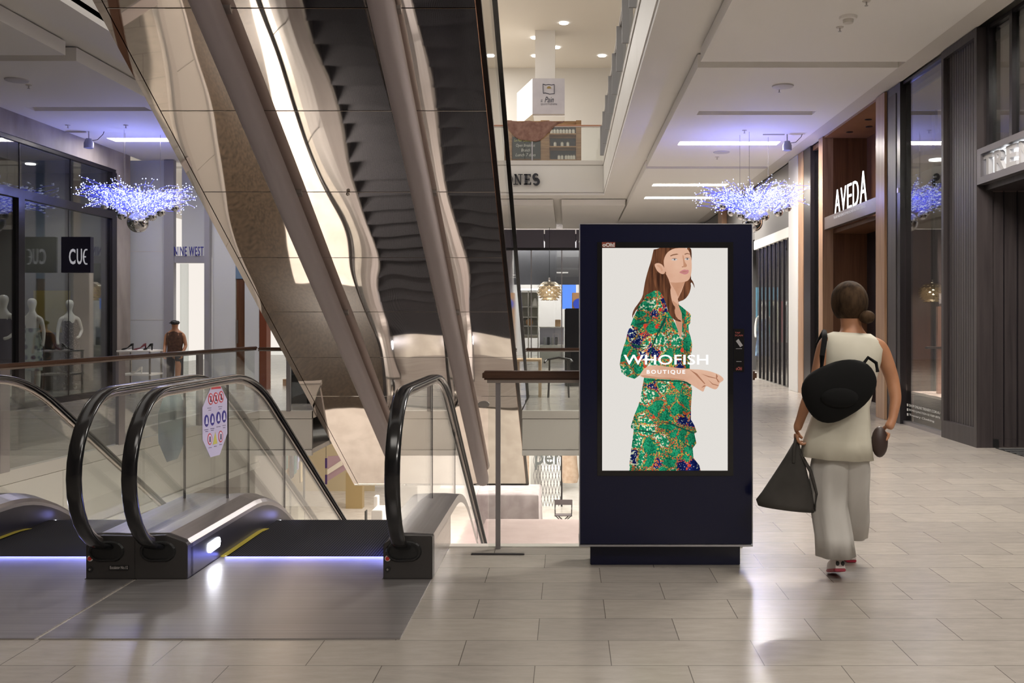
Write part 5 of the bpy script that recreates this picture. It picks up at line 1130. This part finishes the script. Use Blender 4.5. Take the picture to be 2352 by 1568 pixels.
draped('covered_table', L(1100, 27), L(1420, 27), 25, 28.5, -6.02, zl(1212, 27.2), pk, 'wide pale pink cloth-covered table in the foreground of the lower floor')
draped('covered_stall', L(1010, 37), L(1080, 37), 36.4, 38, -6.02, zl(1120, 36.4), pk, 'pale pink covered stall on the lower floor behind the right newel')
def dchair(x, y, label):
    t = thing('director_chair', (x, y, ZL), label, 'chair'); z = ZL
    m = mat('chair_dark', (.04, .035, .035), .5); c = mat('chair_canvas', (.10, .08, .085), .8)
    for s_ in (-1, 1):
        yy = y+s_*.2
        MB().tube([(x-.28, yy, z), (x+.28, yy, z+.52)], .022, 6).build('leg', m, t); MB().tube([(x+.28, yy, z), (x-.28, yy, z+.52)], .022, 6).build('leg', m, t)
    for s_ in (-1, 1):
        MB().tube([(x+s_*.30, y+.2, z+.5), (x+s_*.31, y+.2, z+1.02)], .02, 6).build('back_post', m, t)
        MB().tube([(x+s_*.30, y-.2, z+.5), (x+s_*.30, y-.2, z+.72), (x+s_*.31, y+.22, z+.74)], .02, 6).build('armrest', m, t)
    MB().box(x-.29, x+.29, y-.2, y+.2, z+.5, z+.53).build('seat', c, t, bevel=.01)
    MB().box(x-.33, x+.33, y+.18, y+.21, z+.84, z+1.03).build('backrest', c, t, bevel=.01)
dchair(L(1294, 35.2), 35.2, 'dark folding director chair on the pale lower floor')
dchair(L(1352, 35.4), 35.4, 'dark folding director chair mostly hidden behind the kiosk')
# perspex shop with lattice shutter and the letters per
sd = 39.5
struct('wall_lower_shops', MB().box(L(1238, sd)+.0, L(1287, sd), sd+3, sd+3.1, ZL, -.72).box(L(1330, sd), 8, sd, sd+.1, ZL, -.72).box(L(950, sd), L(1216, sd), sd+1, sd+1.1, ZL, -3.2), mat('white_lower_wall', (.8, .77, .74), .5))
area('lower_shop_lamp', (L(1262, sd), sd+1.6, -1.4), 2, 1, 260, (1, .98, .95))
sh = thing('lattice_shutter', (L(1262, sd), sd, ZL), 'folding lattice shutter with big grey letters per above it', 'shutter')
for i in range(9):
    for s_ in (-1, 1):
        for k in range(5):
            xx = L(1229, sd)+i*(L(1287, sd)-L(1229, sd))/8; z0 = ZL+k*.62; dx = .5*(L(1287, sd)-L(1229, sd))/8*s_*1.0
            MB().tube([(xx-dx, sd, z0), (xx+dx, sd, z0+.62)], .011, 4).build('lattice_bar', M_POST, sh) if i*5+k < 45 else None
text_mb('per', ((L(1229, sd), sd-.06, zl(1078, sd)), (1, 0, 0), (0, 0, 1), (0, -1, 0)), L(1290, sd)-L(1229, sd), zl(1040, sd)-zl(1078, sd), thick=.05, bold=.01).build('lettering', mat('per_grey', (.12, .13, .13), .4), sh)
MB().box(L(1288, sd), L(1292, sd), sd-.05, sd+.05, ZL, -2.9).build('frame_post', M_BLKF, sh)
co = MB(); rings = []
for k, (zz, rx, ox) in enumerate(((0, .30, 0), (.3, .34, .02), (.8, .31, 0), (1.3, .30, -.02), (1.55, .24, .02), (1.8, .20, .05), (2.0, .17, 0), (2.1, .06, 0))):
    rings.append(ell((L(1309, sd-.6)+ox, sd-.6, -5.0+zz*.82), rx*1.0, .2, 14))
o = co.loft(rings).build('hanging_coat', noisy('beige_coat', (.42, .30, .22), (.52, .40, .31), (5, 5, 5), .9), smooth=True); tag(o, 'beige hooded coat shape hanging in the lower shop window by the kiosk edge', 'coat')
# teal and white things near the right newel
def sbox(name, a, m, label, cat): o = MB().box(*a).build(name, m, None, bevel=.02, origin=((a[0]+a[1])/2, (a[2]+a[3])/2, a[4])); tag(o, label, cat); return o
sbox('teal_cabinet', (L(1040, 38), L(1070, 38), 38, 38.8, ZL+.0, zl(1102, 38)), mat('teal', (.06, .30, .40), .4), 'teal blue cabinet on the lower floor, seen through the right escalator glass', 'cabinet')
sbox('white_counter', (L(853, 34), L(878, 34), 34, 35, ZL, zl(1172, 34)), M_WHITE, 'white counter on the lower floor left of the right newel', 'counter')
sbox('white_totem', (L(858, 36), L(867, 36), 36, 36.4, ZL, zl(1140, 36)), M_WHITE, 'slim white totem behind the white counter on the lower floor', 'totem')
bs = thing('bar_stool', (L(845, 33.5), 33.5, ZL), 'dark slim chair beside the white counter on the lower floor', 'stool')
MB().box(L(840, 33.5), L(850, 33.5), 33.4, 33.7, ZL+.45, ZL+.5).build('seat', M_BLACK, bs); MB().box(L(839, 33.5), L(839, 33.5)+.03, 33.4, 33.7, ZL, ZL+1.0).build('backrest', M_BLACK, bs); MB().box(L(850, 33.5)-.03, L(850, 33.5), 33.4, 33.7, ZL, ZL+.45).build('leg', M_BLACK, bs)
# shops on the far left of the lower floor
ls = thing('lower_shopfront', (L(690, 41), 41, ZL), 'warm lit lower level shopfront with mauve striped awning panel', 'shopfront')
MB().box(L(560, 43), L(860, 43), 43, 43.1, ZL, -.95).build('rear_wall', mat('warm_rear', (.45, .36, .22), .6), ls)
MB().prism([(L(752, 40.5), zl(1048, 40.5)), (L(800, 40.5), zl(1045, 40.5)), (L(800, 40.5), zl(1075, 40.5)), (L(752, 40.5), zl(1105, 40.5))], 'y', 40.5, 40.6).build('awning_panel', mat('mauve_panel', (.40, .26, .28), .5), ls)
MB().prism([(L(752, 40.4), zl(1078, 40.4)), (L(782, 40.4), zl(1058, 40.4)), (L(787, 40.4), zl(1068, 40.4)), (L(752, 40.4), zl(1090, 40.4))], 'y', 40.4, 40.49).build('cream_band', mat('cream_band', (.7, .62, .5), .5), ls)
MB().box(L(794, 39), L(832, 39), 39, 39.4, ZL, zl(1085, 39)).build('brass_column', mat('brass_col', (.36, .26, .12), .35, .3), ls)
for px in (748,): 
    MB().box(L(746.5, 40), L(751, 40), 40, 40.05, zl(1075, 40), zl(1052, 40)).build('banner', mat('banner_violet', (.06, .02, .12), .5), ls)
    MB().box(L(746.5, 40), L(751, 40), 40, 40.05, zl(1112, 40), zl(1090, 40)).build('banner', MATS['banner_violet'], ls)
    MB().box(L(748.3, 40), L(749, 40), 40, 40.03, zl(1112, 40), -.95).build('banner_wire', M_BLACK, ls)
random.seed(11)
cc = [(.35, .16, .03), (.02, .02, .05), (.08, .35, .40), (.35, .38, .6), (.5, .38, .2), (.12, .08, .06), (.4, .12, .3), (.2, .45, .4)]
for i in range(14):
    px = 606+i*6.6; h_ = .7+random.random()*1.0; m = mat('window_item_%d' % (i % 8), cc[i % 8], .6)
    d = 34+(i % 3)*.6; z0 = zl(1110-(i % 4)*10, d)
    o = MB().box(L(px, d), L(px+5, d), d, d+.3, z0, z0+h_).build('hanging_garment', m, None, bevel=.05, origin=(L(px, d), d, z0)); tag(o, 'bright garment hanging in the lower left shop display', 'garment', 'garments in the lower left shop display')
rk = thing('garment_rail', (L(650, 34.6), 34.6, ZL), 'dark garment rail on the lower left floor holding bright clothes', 'rail')
MB().box(L(600, 35), L(705, 35), 34.6, 34.65, -3.0, -2.95).build('bar', M_BLACK, rk)
for px in (602, 640, 672, 703): MB().box(L(px, 35), L(px, 35)+.06, 34.6, 34.66, ZL, -2.95).build('upright', M_BLACK, rk)
for i, px in enumerate((612, 634, 676)): sbox('display_box', (L(px, 33), L(px+16, 33), 32.6, 33.4, ZL, ZL+.9+.2*i), mat('dbox%d' % i, [(.45, .3, .12), (.1, .08, .07), (.5, .45, .36)][i], .5), ['tan display box on the lower left floor', 'dark display box on the lower left floor', 'cream display box on the lower left floor'][i], 'box')
# ================================================================== PEOPLE
def add_mb(dst, src): dst.add(src.v, src.f)
def finger_set(palm, down, side, curl, s=1.0, thumb=1):
    """palm centre, direction fingers point, sideways axis across knuckles, curl axis direction (towards palm side)"""
    out = MB(); d, sd, c = Vector(down).normalized(), Vector(side).normalized(), Vector(curl).normalized()
    for k, (o, ln) in enumerate(((-.028, .066), (-.0095, .076), (.0095, .071), (.027, .055))):
        b0 = palm+d*.015*s+sd*o*s; p1 = palm+d*.045*s+sd*o*1.05*s
        p2 = p1+(d*.75+c*.55).normalized()*ln*.42*s; p3 = p2+(d*.2+c*.98).normalized()*ln*.33*s; p4 = p3+(d*-.35+c*.9).normalized()*ln*.28*s
        add_mb(out, skin_mb([b0, p1, p2, p3, p4], [(0, 1), (1, 2), (2, 3), (3, 4)], [.010*s, .0095*s, .0088*s, .008*s, .0065*s], 1))
    t0 = palm-d*.02*s+sd*.02*thumb*s; t1 = palm+d*.005*s+sd*.045*thumb*s+c*.012*s; t2 = t1+(d*.8+c*.5-sd*.1*thumb).normalized()*.032*s; t3 = t2+(d*.6+c*.7-sd*.3*thumb).normalized()*.024*s
    add_mb(out, skin_mb([t0, t1, t2, t3], [(0, 1), (1, 2), (2, 3)], [.014*s, .012*s, .0105*s, .008*s], 1))
    return out
WD = 5.67
def W(px, py, dy=0.0): v = P(px, py, WD); return Vector((v.x, v.y+dy, v.z))
wm_ = thing('person', (W(1932, 1325).x, WD, 0), 'person walking away in cream sleeveless top and wide pale trousers, right of the kiosk', 'person')
V = [W(1930, 1030), W(1938, 935), W(1954, 850, .01), W(1958, 785, 0), W(1958, 752, .005), W(1956, 722, .02), W(1955, 692, .03), W(1954, 664, .025)]
R = [(.15, .10), (.12, .09), (.15, .10), (.085, .06), (.048, .05), (.066, .08), (.078, .095), (.058, .075)]
E = [(i, i+1) for i in range(7)]
def chain(start, pts, rr):
    prev = start
    for p_, r_ in zip(pts, rr): V.append(p_); R.append((r_, r_)); E.append((prev, len(V)-1)); prev = len(V)-1
    return prev
chain(3, [W(1896, 782), W(1874, 868, -.03), W(1850, 925, -.02), W(1836, 970, .0), W(1829, 990, .0)], [.052, .042, .036, .026, .03])
chain(3, [W(2022, 794), W(2052, 870, .02), W(2058, 915, .0), W(2046, 962, -.03), W(2034, 984, -.04)], [.052, .042, .036, .026, .03])
chain(0, [W(1902, 1060), W(1908, 1160, .02), W(1914, 1235, -.05), W(1918, 1278, -.09)], [.09, .06, .05, .036])
chain(0, [W(1962, 1060, .03), W(1974, 1150, .14), W(1984, 1215, .24), W(1990, 1262, .36)], [.09, .06, .05, .036])
body = skin_mb(V, E, R, 2)
pl_ = W(1829, 990); pr_ = W(2034, 984, -.04)
add_mb(body, finger_set(pl_, (0, 0, -1), (0, 1, 0), (1, 0, 0), 1.0, 1)); add_mb(body, finger_set(pr_, (-.2, 0, -1), (0, 1, 0), (-1, 0, 0), 1.0, 1))
hc = W(1955, 697, .03)
add_mb(body, MB().loft([[hc+Vector((a*.014*s_, .112+b_, -.02-h_)) for a, s_, b_ in ((-1, 1, 0), (1, 1, 0), (0, 1, .018*k_))] for s_, h_, k_ in ((.4, -.03, .3), (.8, 0, .9), (1.1, .015, 1.2))]))
for s_ in (-1, 1): add_mb(body, MB().sphere(hc+Vector((s_*.088, .01, -.02)), .022, 10, 8, (.5, .9, 1.4)))
body.build('body', M_SKIN, wm_, smooth=True, autosmooth=3)
for s_ in (-1, 1): MB().sphere(hc+Vector((s_*.032, .105, -.002)), .011, 8, 6).build('eye', mat('eye_dark', (.05, .04, .04), .2), wm_, smooth=True)
MB().sphere(hc+Vector((0, .108, -.062)), .024, 10, 6, (1, .35, .3)).build('mouth', mat('lip', (.3, .08, .07), .4), wm_, smooth=True)
HM = noisy('brown_hair', (.018, .010, .005), (.06, .035, .018), (30, 30, 8), .85, spec=.15)
hr = MB(); rings = []
for k in range(13):
    t_ = k/12; ph = pi*(.0+t_*.78); rr = math.sin(ph); zz = math.cos(ph)
    r_ = []
    for j in range(24):
        a = 2*pi*j/24; back = max(0, -math.sin(a)); front = max(0, math.sin(a)); cut = 1-.75*front*max(0, t_-.42)*1.4
        r_.append(hc+Vector((.108*rr*math.cos(a)*(1 if front < .5 else .96)*max(.3, cut), .01+(.122+.02*back)*max(rr, .02)*math.sin(a)*max(.25, cut), .01+.125*zz)))
    rings.append(r_)
hr.loft(rings).build('hair', HM, wm_, smooth=True, autosmooth=3)
MB().sphere(W(1984, 728, -.06), .048, 14, 10, (1, .9, .8)).build('hair_bun', HM, wm_, smooth=True)
# top
TOPM = noisy('cream_top', (.46, .43, .34), (.56, .53, .44), (2.5, 2.5, 2.5), .9)
def ring(px, py, rx, ry, dy=0, tilt=0, pw=1): c_ = W(px, py, dy); return ell(c_, rx, ry, 28, 0, (tilt, 0), pw)
rings = [ring(1922, 1050, .215, .172, .01, -.05), ring(1926, 1010, .195, .158, .01, -.05), ring(1936, 935, .155, .125, .01), ring(1946, 870, .170, .130, .01), ring(1953, 825, .180, .128, .01, -.06), ring(1956, 795, .184, .112, .01, -.10, .85), ring(1957, 776, .165, .088, .01, -.10, .85), ring(1958, 764, .108, .070, .01, -.06), ring(1958, 770, .07, .06, .01)]
for i_, r_ in enumerate(rings[:5]):
    for j in range(28): r_[j] += Vector((0, 1, 0))*(.012*math.sin(j*1.9+i_))*(1 if i_ < 3 else .3)
MB().loft(rings).build('sleeveless_top', TOPM, wm_, smooth=True, autosmooth=3)
TRM = noisy('pale_trousers', (.42, .40, .37), (.50, .48, .45), (3, 3, 1.2), .9)
tr = MB()
def leg(ps): 
    rg = []
    for i_, (px, py, dy, rx, ry) in enumerate(ps):
        e_ = ring(px, py, rx, ry, dy)
        for j in range(28): e_[j] += Vector((math.cos(2*pi*j/28), math.sin(2*pi*j/28), 0))*(.008*math.sin(j*1.35+i_*.5))
        rg.append(e_)
    tr.loft(rg)
leg([(1912, 1020, 0, .105, .13), (1906, 1080, .01, .115, .125), (1906, 1160, .02, .105, .11), (1912, 1225, -.03, .105, .11), (1914, 1271, -.05, .11, .105), (1914, 1268, -.05, .095, .09)])
leg([(1950, 1020, .01, .105, .13), (1958, 1080, .04, .115, .125), (1970, 1160, .14, .105, .11), (1982, 1215, .23, .105, .11), (1986, 1262, .33, .11, .115), (1986, 1259, .33, .095, .10)])
tr.build('wide_trousers', TRM, wm_, smooth=True, autosmooth=3)
SH = mat('shoe_white', (.55, .48, .46), .5); SRED = mat('shoe_red_sole', (.30, .008, .03), .5)
# left shoe: heel lifted, toe on the floor, cut-outs at the back
def shoe_w(heel, toe, m):
    d = (toe-heel); L_ = d.length; d.normalize(); sd = Vector((1, 0, 0)); up = sd.cross(d).normalized()
    if up.z < 0: up = -up
    so, up_ = MB(), MB(); rs_, ru = [], []
    for u, w_, h_ in ((0, .030, .05), (.12, .036, .06), (.35, .038, .055), (.6, .043, .045), (.85, .040, .035), (1, .022, .02)):
        c_ = heel+d*(L_*u)
        rs_.append([c_-sd*w_, c_+sd*w_, c_+sd*w_+up*.018, c_-sd*w_+up*.018])
        ru.append([c_-sd*w_*.95+up*.018, c_+sd*w_*.95+up*.018, c_+sd*w_*.75+up*(.018+h_), c_-sd*w_*.75+up*(.018+h_)])
    so.loft(rs_).build('shoe_sole', SRED, wm_, bevel=.004); s_ = up_.loft(ru).build('shoe_upper', SH, wm_, smooth=True)
    for k in (-1, 1):
        q = heel+up*.045+sd*k*.015-d*.002; MB().sphere(q, .011, 10, 6, (1, .5, 1.3)).build('heel_cutout', M_BLACK, s_)
shoe_w(W(1920, 1302, -.10), Vector((W(1921, 1300).x, WD+.10, .002)), 0)
shoe_w(Vector((W(1988, 1300).x+.015, WD+.33, .002)), Vector((W(1990, 1300).x+.015, WD+.57, .002)), 0)
# bags (held, so things of their own)
bp_ = thing('backpack', W(1908, 885, -.2), 'soft black backpack slung across the walking person back', 'bag')
BK = mat('black_canvas', (.004, .004, .004), .9, spec=.2)
c_ = W(1908, 888, -.19); mb = MB().sphere((0, 0, 0), 1, 28, 18)
ca, sa = math.cos(math.radians(27)), math.sin(math.radians(27)); vv = []
for v in mb.v:
    q = Vector((math.copysign(abs(v.x)**.8, v.x)*.215, math.copysign(abs(v.y)**.8, v.y)*.075, math.copysign(abs(v.z)**.85, v.z)*.155*(1-.18*v.x)))
    vv.append(c_+Vector((q.x*ca-q.z*sa, q.y, q.x*sa+q.z*ca)))
mb.v = vv; mb.build('pack_body', BK, bp_, smooth=True, autosmooth=3)
MB().tube([W(1872, 862, -.14), W(1874, 815, -.14), W(1884, 775, -.10), W(1893, 762, -.0), W(1890, 790, .10)], .016, 8).build('shoulder_strap', BK, bp_, smooth=True)
MB().tube([W(1958, 835, -.19), W(1972, 818, -.18), W(1990, 830, -.18), W(1992, 850, -.19)], .010, 8).build('grab_handle', BK, bp_, smooth=True)
MB().sphere(W(1900, 905, -.262), .075, 16, 10, (1.4, .3, .75)).build('front_pocket', BK, bp_, smooth=True)
tt = thing('tote_bag', W(1805, 1160), 'dark grey tote bag flaring out from the left hand of the walking person', 'bag')
TG = noisy('charcoal_tote', (.030, .027, .023), (.05, .045, .04), (5, 5, 5), .85)
MB().loft([ring(1828, 1018, .018, .02), ring(1824, 1050, .055, .045), ring(1816, 1090, .10, .065), ring(1808, 1130, .148, .075), ring(1804, 1155, .172, .08, 0, -.12), ring(1806, 1168, .165, .07, 0, -.12)]).build('bag_body', TG, tt, smooth=True, autosmooth=3)
MB().tube([W(1818, 1060, -.05), W(1822, 1020, -.03), W(1829, 1000, 0), W(1836, 1020, .03), W(1840, 1060, .03)], .009, 8).build('handle', TG, tt, smooth=True)
MB().tube([W(1836, 1040, -.03), W(1858, 1080, -.04), W(1872, 1130, -.04), W(1868, 1168, -.03), W(1845, 1172, -.0)], .010, 8).build('loose_strap', TG, tt, smooth=True)
pc = MB().sphere(W(2014, 1012, -.05), .06, 16, 10, (.8, .6, 1.5)).build('small_pouch', mat('dark_brown_leather', (.035, .018, .014), .5), smooth=True, origin=W(2012, 1012, -.05)); tag(pc, 'small dark brown pouch hanging from the right hand of the walking person', 'pouch')
# second person, far left, by the white shopfront
PD = 19.6
def Q(px, py, dy=0): v = P(px, py, PD); return Vector((v.x, v.y+dy, v.z))
p2 = thing('person', (Q(402, 900).x, PD, 0), 'distant person in brown top and black cap in front of the white shopfront', 'person')
k = 1.0
px0 = Q(402, 900).x
VV = [Vector((px0+a, PD+b_, c_)) for a, b_, c_ in ((0, 0, .85), (0, 0, 1.0), (0, 0, 1.15), (0, 0, 1.27), (0, 0, 1.33), (0, 0, 1.40), (0, 0, 1.46), (-.17, 0, 1.20), (-.21, .02, .98), (-.18, -.1, .82), (.17, 0, 1.20), (.21, .02, .98), (.18, -.1, .82), (-.08, 0, .78), (-.09, .05, .42), (-.1, .0, .08), (.08, 0, .78), (.09, -.08, .42), (.1, -.14, .08), (-.1, -.1, .03), (.1, -.24, .03))]
body2 = skin_mb(VV, [(0, 1), (1, 2), (2, 3), (3, 4), (4, 5), (5, 6), (3, 7), (7, 8), (8, 9), (3, 10), (10, 11), (11, 12), (0, 13), (13, 14), (14, 15), (0, 16), (16, 17), (17, 18), (15, 19), (18, 20)],
   [.12, .11, .13, .07, .042, .075, .06, .045, .036, .028, .045, .036, .028, .08, .055, .036, .08, .055, .036, .035, .035], 2)
for s_ in (-1, 1): add_mb(body2, finger_set(Vector((px0+s_*.18, PD-.11, .79)), (0, 0, -1), (0, 1, 0), (-s_, 0, 0), .9))
add_mb(body2, MB().sphere(Vector((px0, PD-.085, 1.40)), .014, 8, 6))
body2.build('body', M_SKIN, p2, smooth=True, autosmooth=3)
MB().loft([ell((px0, PD, .78), .155, .12, 18), ell((px0, PD, .95), .145, .11, 18), ell((px0, PD, 1.12), .175, .12, 18), ell((px0, PD, 1.24), .17, .10, 18), ell((px0, PD, 1.29), .07, .06, 18)]).build('brown_top', noisy('brown_knit', (.05, .022, .012), (.09, .04, .022), (20, 20, 20), .9), p2, smooth=True)
for s_ in (-1, 1): MB().loft([ell((px0+s_*.08, PD, .84), .085, .1, 14), ell((px0+s_*.09, PD, .42), .07, .08, 14), ell((px0+s_*.1, PD-.05 if s_ > 0 else PD, .07), .06, .07, 14)]).build('trouser_leg', mat('dark_trousers', (.03, .025, .03), .9), p2, smooth=True)
MB().sphere(Vector((px0, PD, 1.45)), .09, 16, 10, (1, 1.1, .6)).build('cap', M_BLACK, p2, smooth=True); MB().box(px0-.05, px0+.05, PD-.17, PD-.06, 1.435, 1.45).build('cap_peak', M_BLACK, p2)
# ================================================================== CHANDELIERS
M_TWIG = mat('blue_led_wire', (.10, .12, .75), .4, emit=(.10, .12, .95), es=.55)
M_BEAD = emis('led_bead', (.62, .68, 1.0), 1.7)
M_BALL = mat('chrome_bauble', (.75, .74, .73), .03, 1)
def chandelier(loc, label, seed, twig=260):
    rn = random.Random(seed); t = thing('led_chandelier', loc, label, 'chandelier'); c = Vector(loc)
    tw = MB(); bd_ = MB()
    for i in range(twig):
        a = rn.random()*2*pi; r0 = rn.random()*.35; R_ = .45+rn.random()*.62; up = rn.uniform(-.1, .25)
        p = []; a2 = a+rn.uniform(-.5, .5)
        for k in range(5):
            u = k/4; r = r0+(R_-r0)*u; aa = a+(a2-a)*u
            z = up*u*1.0+.16*math.sin(u*3+i)-.15*(1-u)**2+ .06*(1-abs(2*u-1))
            p.append(c+Vector((r*math.cos(aa), r*math.sin(aa), z*.75)))
        tw.tube(p, .0035, 3, caps=False)
        for k in range(5):
            for _ in range(1 if k % 2 else 2):
                q = p[k].lerp(p[min(4, k+1)], rn.random())+Vector((rn.gauss(0, .025), rn.gauss(0, .025), rn.gauss(0, .03))); s_ = .0085+rn.random()*.006
                bd_.add([q+Vector(v)*s_ for v in ((1, 0, 0), (-1, 0, 0), (0, 1, 0), (0, -1, 0), (0, 0, 1), (0, 0, -1))], [(0, 2, 4), (2, 1, 4), (1, 3, 4), (3, 0, 4), (2, 0, 5), (1, 2, 5), (3, 1, 5), (0, 3, 5)])
    o = tw.build('wire_twigs', M_TWIG, t); o['kind'] = 'stuff'; o = bd_.build('led_lights', M_BEAD, t); o['kind'] = 'stuff'
    MB().sphere(c+Vector((.02, 0, -.42)), .19, 28, 18).build('large_bauble', M_BALL, t, smooth=True, autosmooth=3)
    for (x, y, z, r) in ((-.55, -.1, -.12, .07), (-.36, .1, -.22, .075), (-.22, -.12, -.30, .085), (.25, .05, -.30, .09), (.48, -.1, -.24, .085), (.68, .05, -.14, .075), (.05, -.2, -.42, .07)):
        MB().sphere(c+Vector((x, y, z)), r, 20, 12).build('bauble', M_BALL, t, smooth=True, autosmooth=3)
    for (x, y) in ((-.22, 0), (.35, .2), (-.1, -.3)): MB().tube([c+Vector((x, y, 0)), Vector((c.x+x, c.y+y, 4.95))], .004, 5).build('cable', M_STEEL, t)
    MB().lathe([(0, 0), (.09, 0), (.09, .03), (0, .03)], c+Vector((0, 0, -.03)), 16).build('hub', M_STEEL, t)
    point('chandelier_glow', c+Vector((0, 0, .06)), 42, (.30, .34, 1), .03)
    return t
chandelier((3.42, 18.1, 3.74), 'blue-white glowing wire chandelier with chrome balls above the kiosk right corner', 5)
chandelier((-7.95, 17.9, 3.72), 'blue-white glowing wire chandelier with chrome balls in front of the left shop', 9)
# ================================================================== CEILING FIXTURES
def disc(name, x, y, z, r, h_, m, label, cat, grp=None):
    o = MB().lathe([(r, 0), (r*.96, -h_*.6), (r*.6, -h_), (0, -h_)], (x, y, z), 28).build(name, m, smooth=True, origin=(x, y, z)); tag(o, label, cat, grp); return o
def at_ceil(px, py, z=4.95): d = (z-CH)*F/(CY-py); return X(px, d), d
x, y = at_ceil(1948, 38); sd_ = thing('smoke_detector', (x, y, 4.95), 'white round smoke detector on the near right ceiling', 'smoke detector')
MB().lathe([(.10, 0), (.095, -.03), (.07, -.035), (0, -.035)], (x, y, 4.95), 24).build('base', M_WHITE, sd_, smooth=True); MB().lathe([(.06, -.036), (.055, -.075), (0, -.08)], (x, y, 4.95), 24).build('sensor', M_TRIM, sd_, smooth=True)
x, y = at_ceil(1798, 197); disc('ceiling_speaker', x, y, 4.95, .16, .03, mat('speaker_grey', (.55, .53, .55), .6), 'flat round ceiling speaker above the walkway, left of the slatted pillar', 'speaker')
x, y = at_ceil(1657, 349); disc('ceiling_speaker', x, y, 4.95, .17, .025, MATS['speaker_grey'], 'flat round ceiling speaker just below the bright slot lamp, right ceiling', 'speaker')
x, y = at_ceil(38, 183); disc('ceiling_speaker', x, y, 4.95, .16, .03, MATS['speaker_grey'], 'flat round ceiling speaker on the left ceiling', 'speaker')
def sprinkler(px, py, label):
    x, y = at_ceil(px, py); t = thing('sprinkler_head', (x, y, 4.95), label, 'sprinkler')
    MB().lathe([(.045, 0), (.04, -.01), (0, -.012)], (x, y, 4.95), 14).build('escutcheon', M_TRIM, t)
    MB().lathe([(.008, -.01), (.008, -.05), (.02, -.052), (.02, -.056), (0, -.056)], (x, y, 4.95), 8).build('deflector', M_STEEL, t)
for px, py, lb in ((1929, 62, 'sprinkler head beside the near smoke detector'), (1790, 204, 'sprinkler head next to the right round ceiling speaker'), (1990, 2, 'sprinkler head at the very top of the photo, upper right'), (1710, 299, 'sprinkler head just above the right bright slot lamp'), (1647, 360, 'sprinkler head below the right bright slot lamp'), (66, 195, 'sprinkler head beside the left ceiling speaker'), (289, 287, 'sprinkler head above the left bright slot lamp'), (156, 287, 'sprinkler head left of the left spotlight fixture')): sprinkler(px, py, lb)
def fixture(px, py, label):
    x, y = at_ceil(px, py); t = thing('spotlight', (x, y, 4.95), label, 'spotlight')
    MB().tube([(x, y, 4.95), (x, y, 4.82)], .012, 8).build('stem', M_STEEL, t)
    MB().lathe([(.05, .08), (.085, .0), (.085, -.09), (.06, -.1), (.0, -.06)], (x, y, 4.74), 18).build('head', mat('fixture_grey', (.3, .3, .33), .4), t, smooth=True)
    MB().tube([(x+.03, y, 4.78), (x+.16, y, 4.80), (x+.26, y, 4.90), (x+.28, y, 4.95)], .006, 6).build('lead', M_BLACK, t)
    MB().box(x-.45, x-.05, y-.02, y+.02, 4.93, 4.949).build('track', M_TRIM, t)
fixture(1808, 308, 'small grey spotlight hanging at the right end of the bright slot lamp')
fixture(204, 302, 'small grey spotlight hanging left of the bright slot lamp on the left')
# ================================================================== SLOT LAMP LIGHT AND ADDED FILL LIGHTS
WARM = (1, .94, .87)
for (x0, x1, y0, y1, e) in ((2.16, 4.10, 18.76, 19.14, 320), (2.16, 4.05, 24.6, 25.0, 260), (2.16, 4.05, 27.2, 27.6, 200), (2.16, 4.05, 8.9, 9.2, 310), (2.16, 4.05, 4.0, 4.3, 90), (-8.75, -6.86, 18.4, 18.78, 50), (-8.75, -6.9, 24.6, 25.0, 130), (-8.8, -6.86, 8.9, 9.2, 12)):
    area('slot_lamp_light', ((x0+x1)/2, (y0+y1)/2, 5.01), x1-x0-.05, y1-y0-.05, e, WARM)
area('near_fill_light', (2.8, 0, 4.94), 1.8, .4, 140, WARM); area('near_fill_light', (2.8, -4, 4.94), 1.8, .4, 180, WARM)  # unseen area lights added out of view to brighten the near floor
area('near_fill_light', (-1.5, .5, 5.1), 3, 2, 70, WARM)  # weak overhead fill, added out of view
for (x, y, lb) in ((2.8, 0, 'lamp over the near right walkway behind the viewpoint'), (2.8, -4, 'farther lamp over the walkway behind the viewpoint')):
    pass
area('far_fill_light', (-2, 31.5, 5.1), .5, 4, 250, WARM)  # area light added over the far walkway, without a fixture
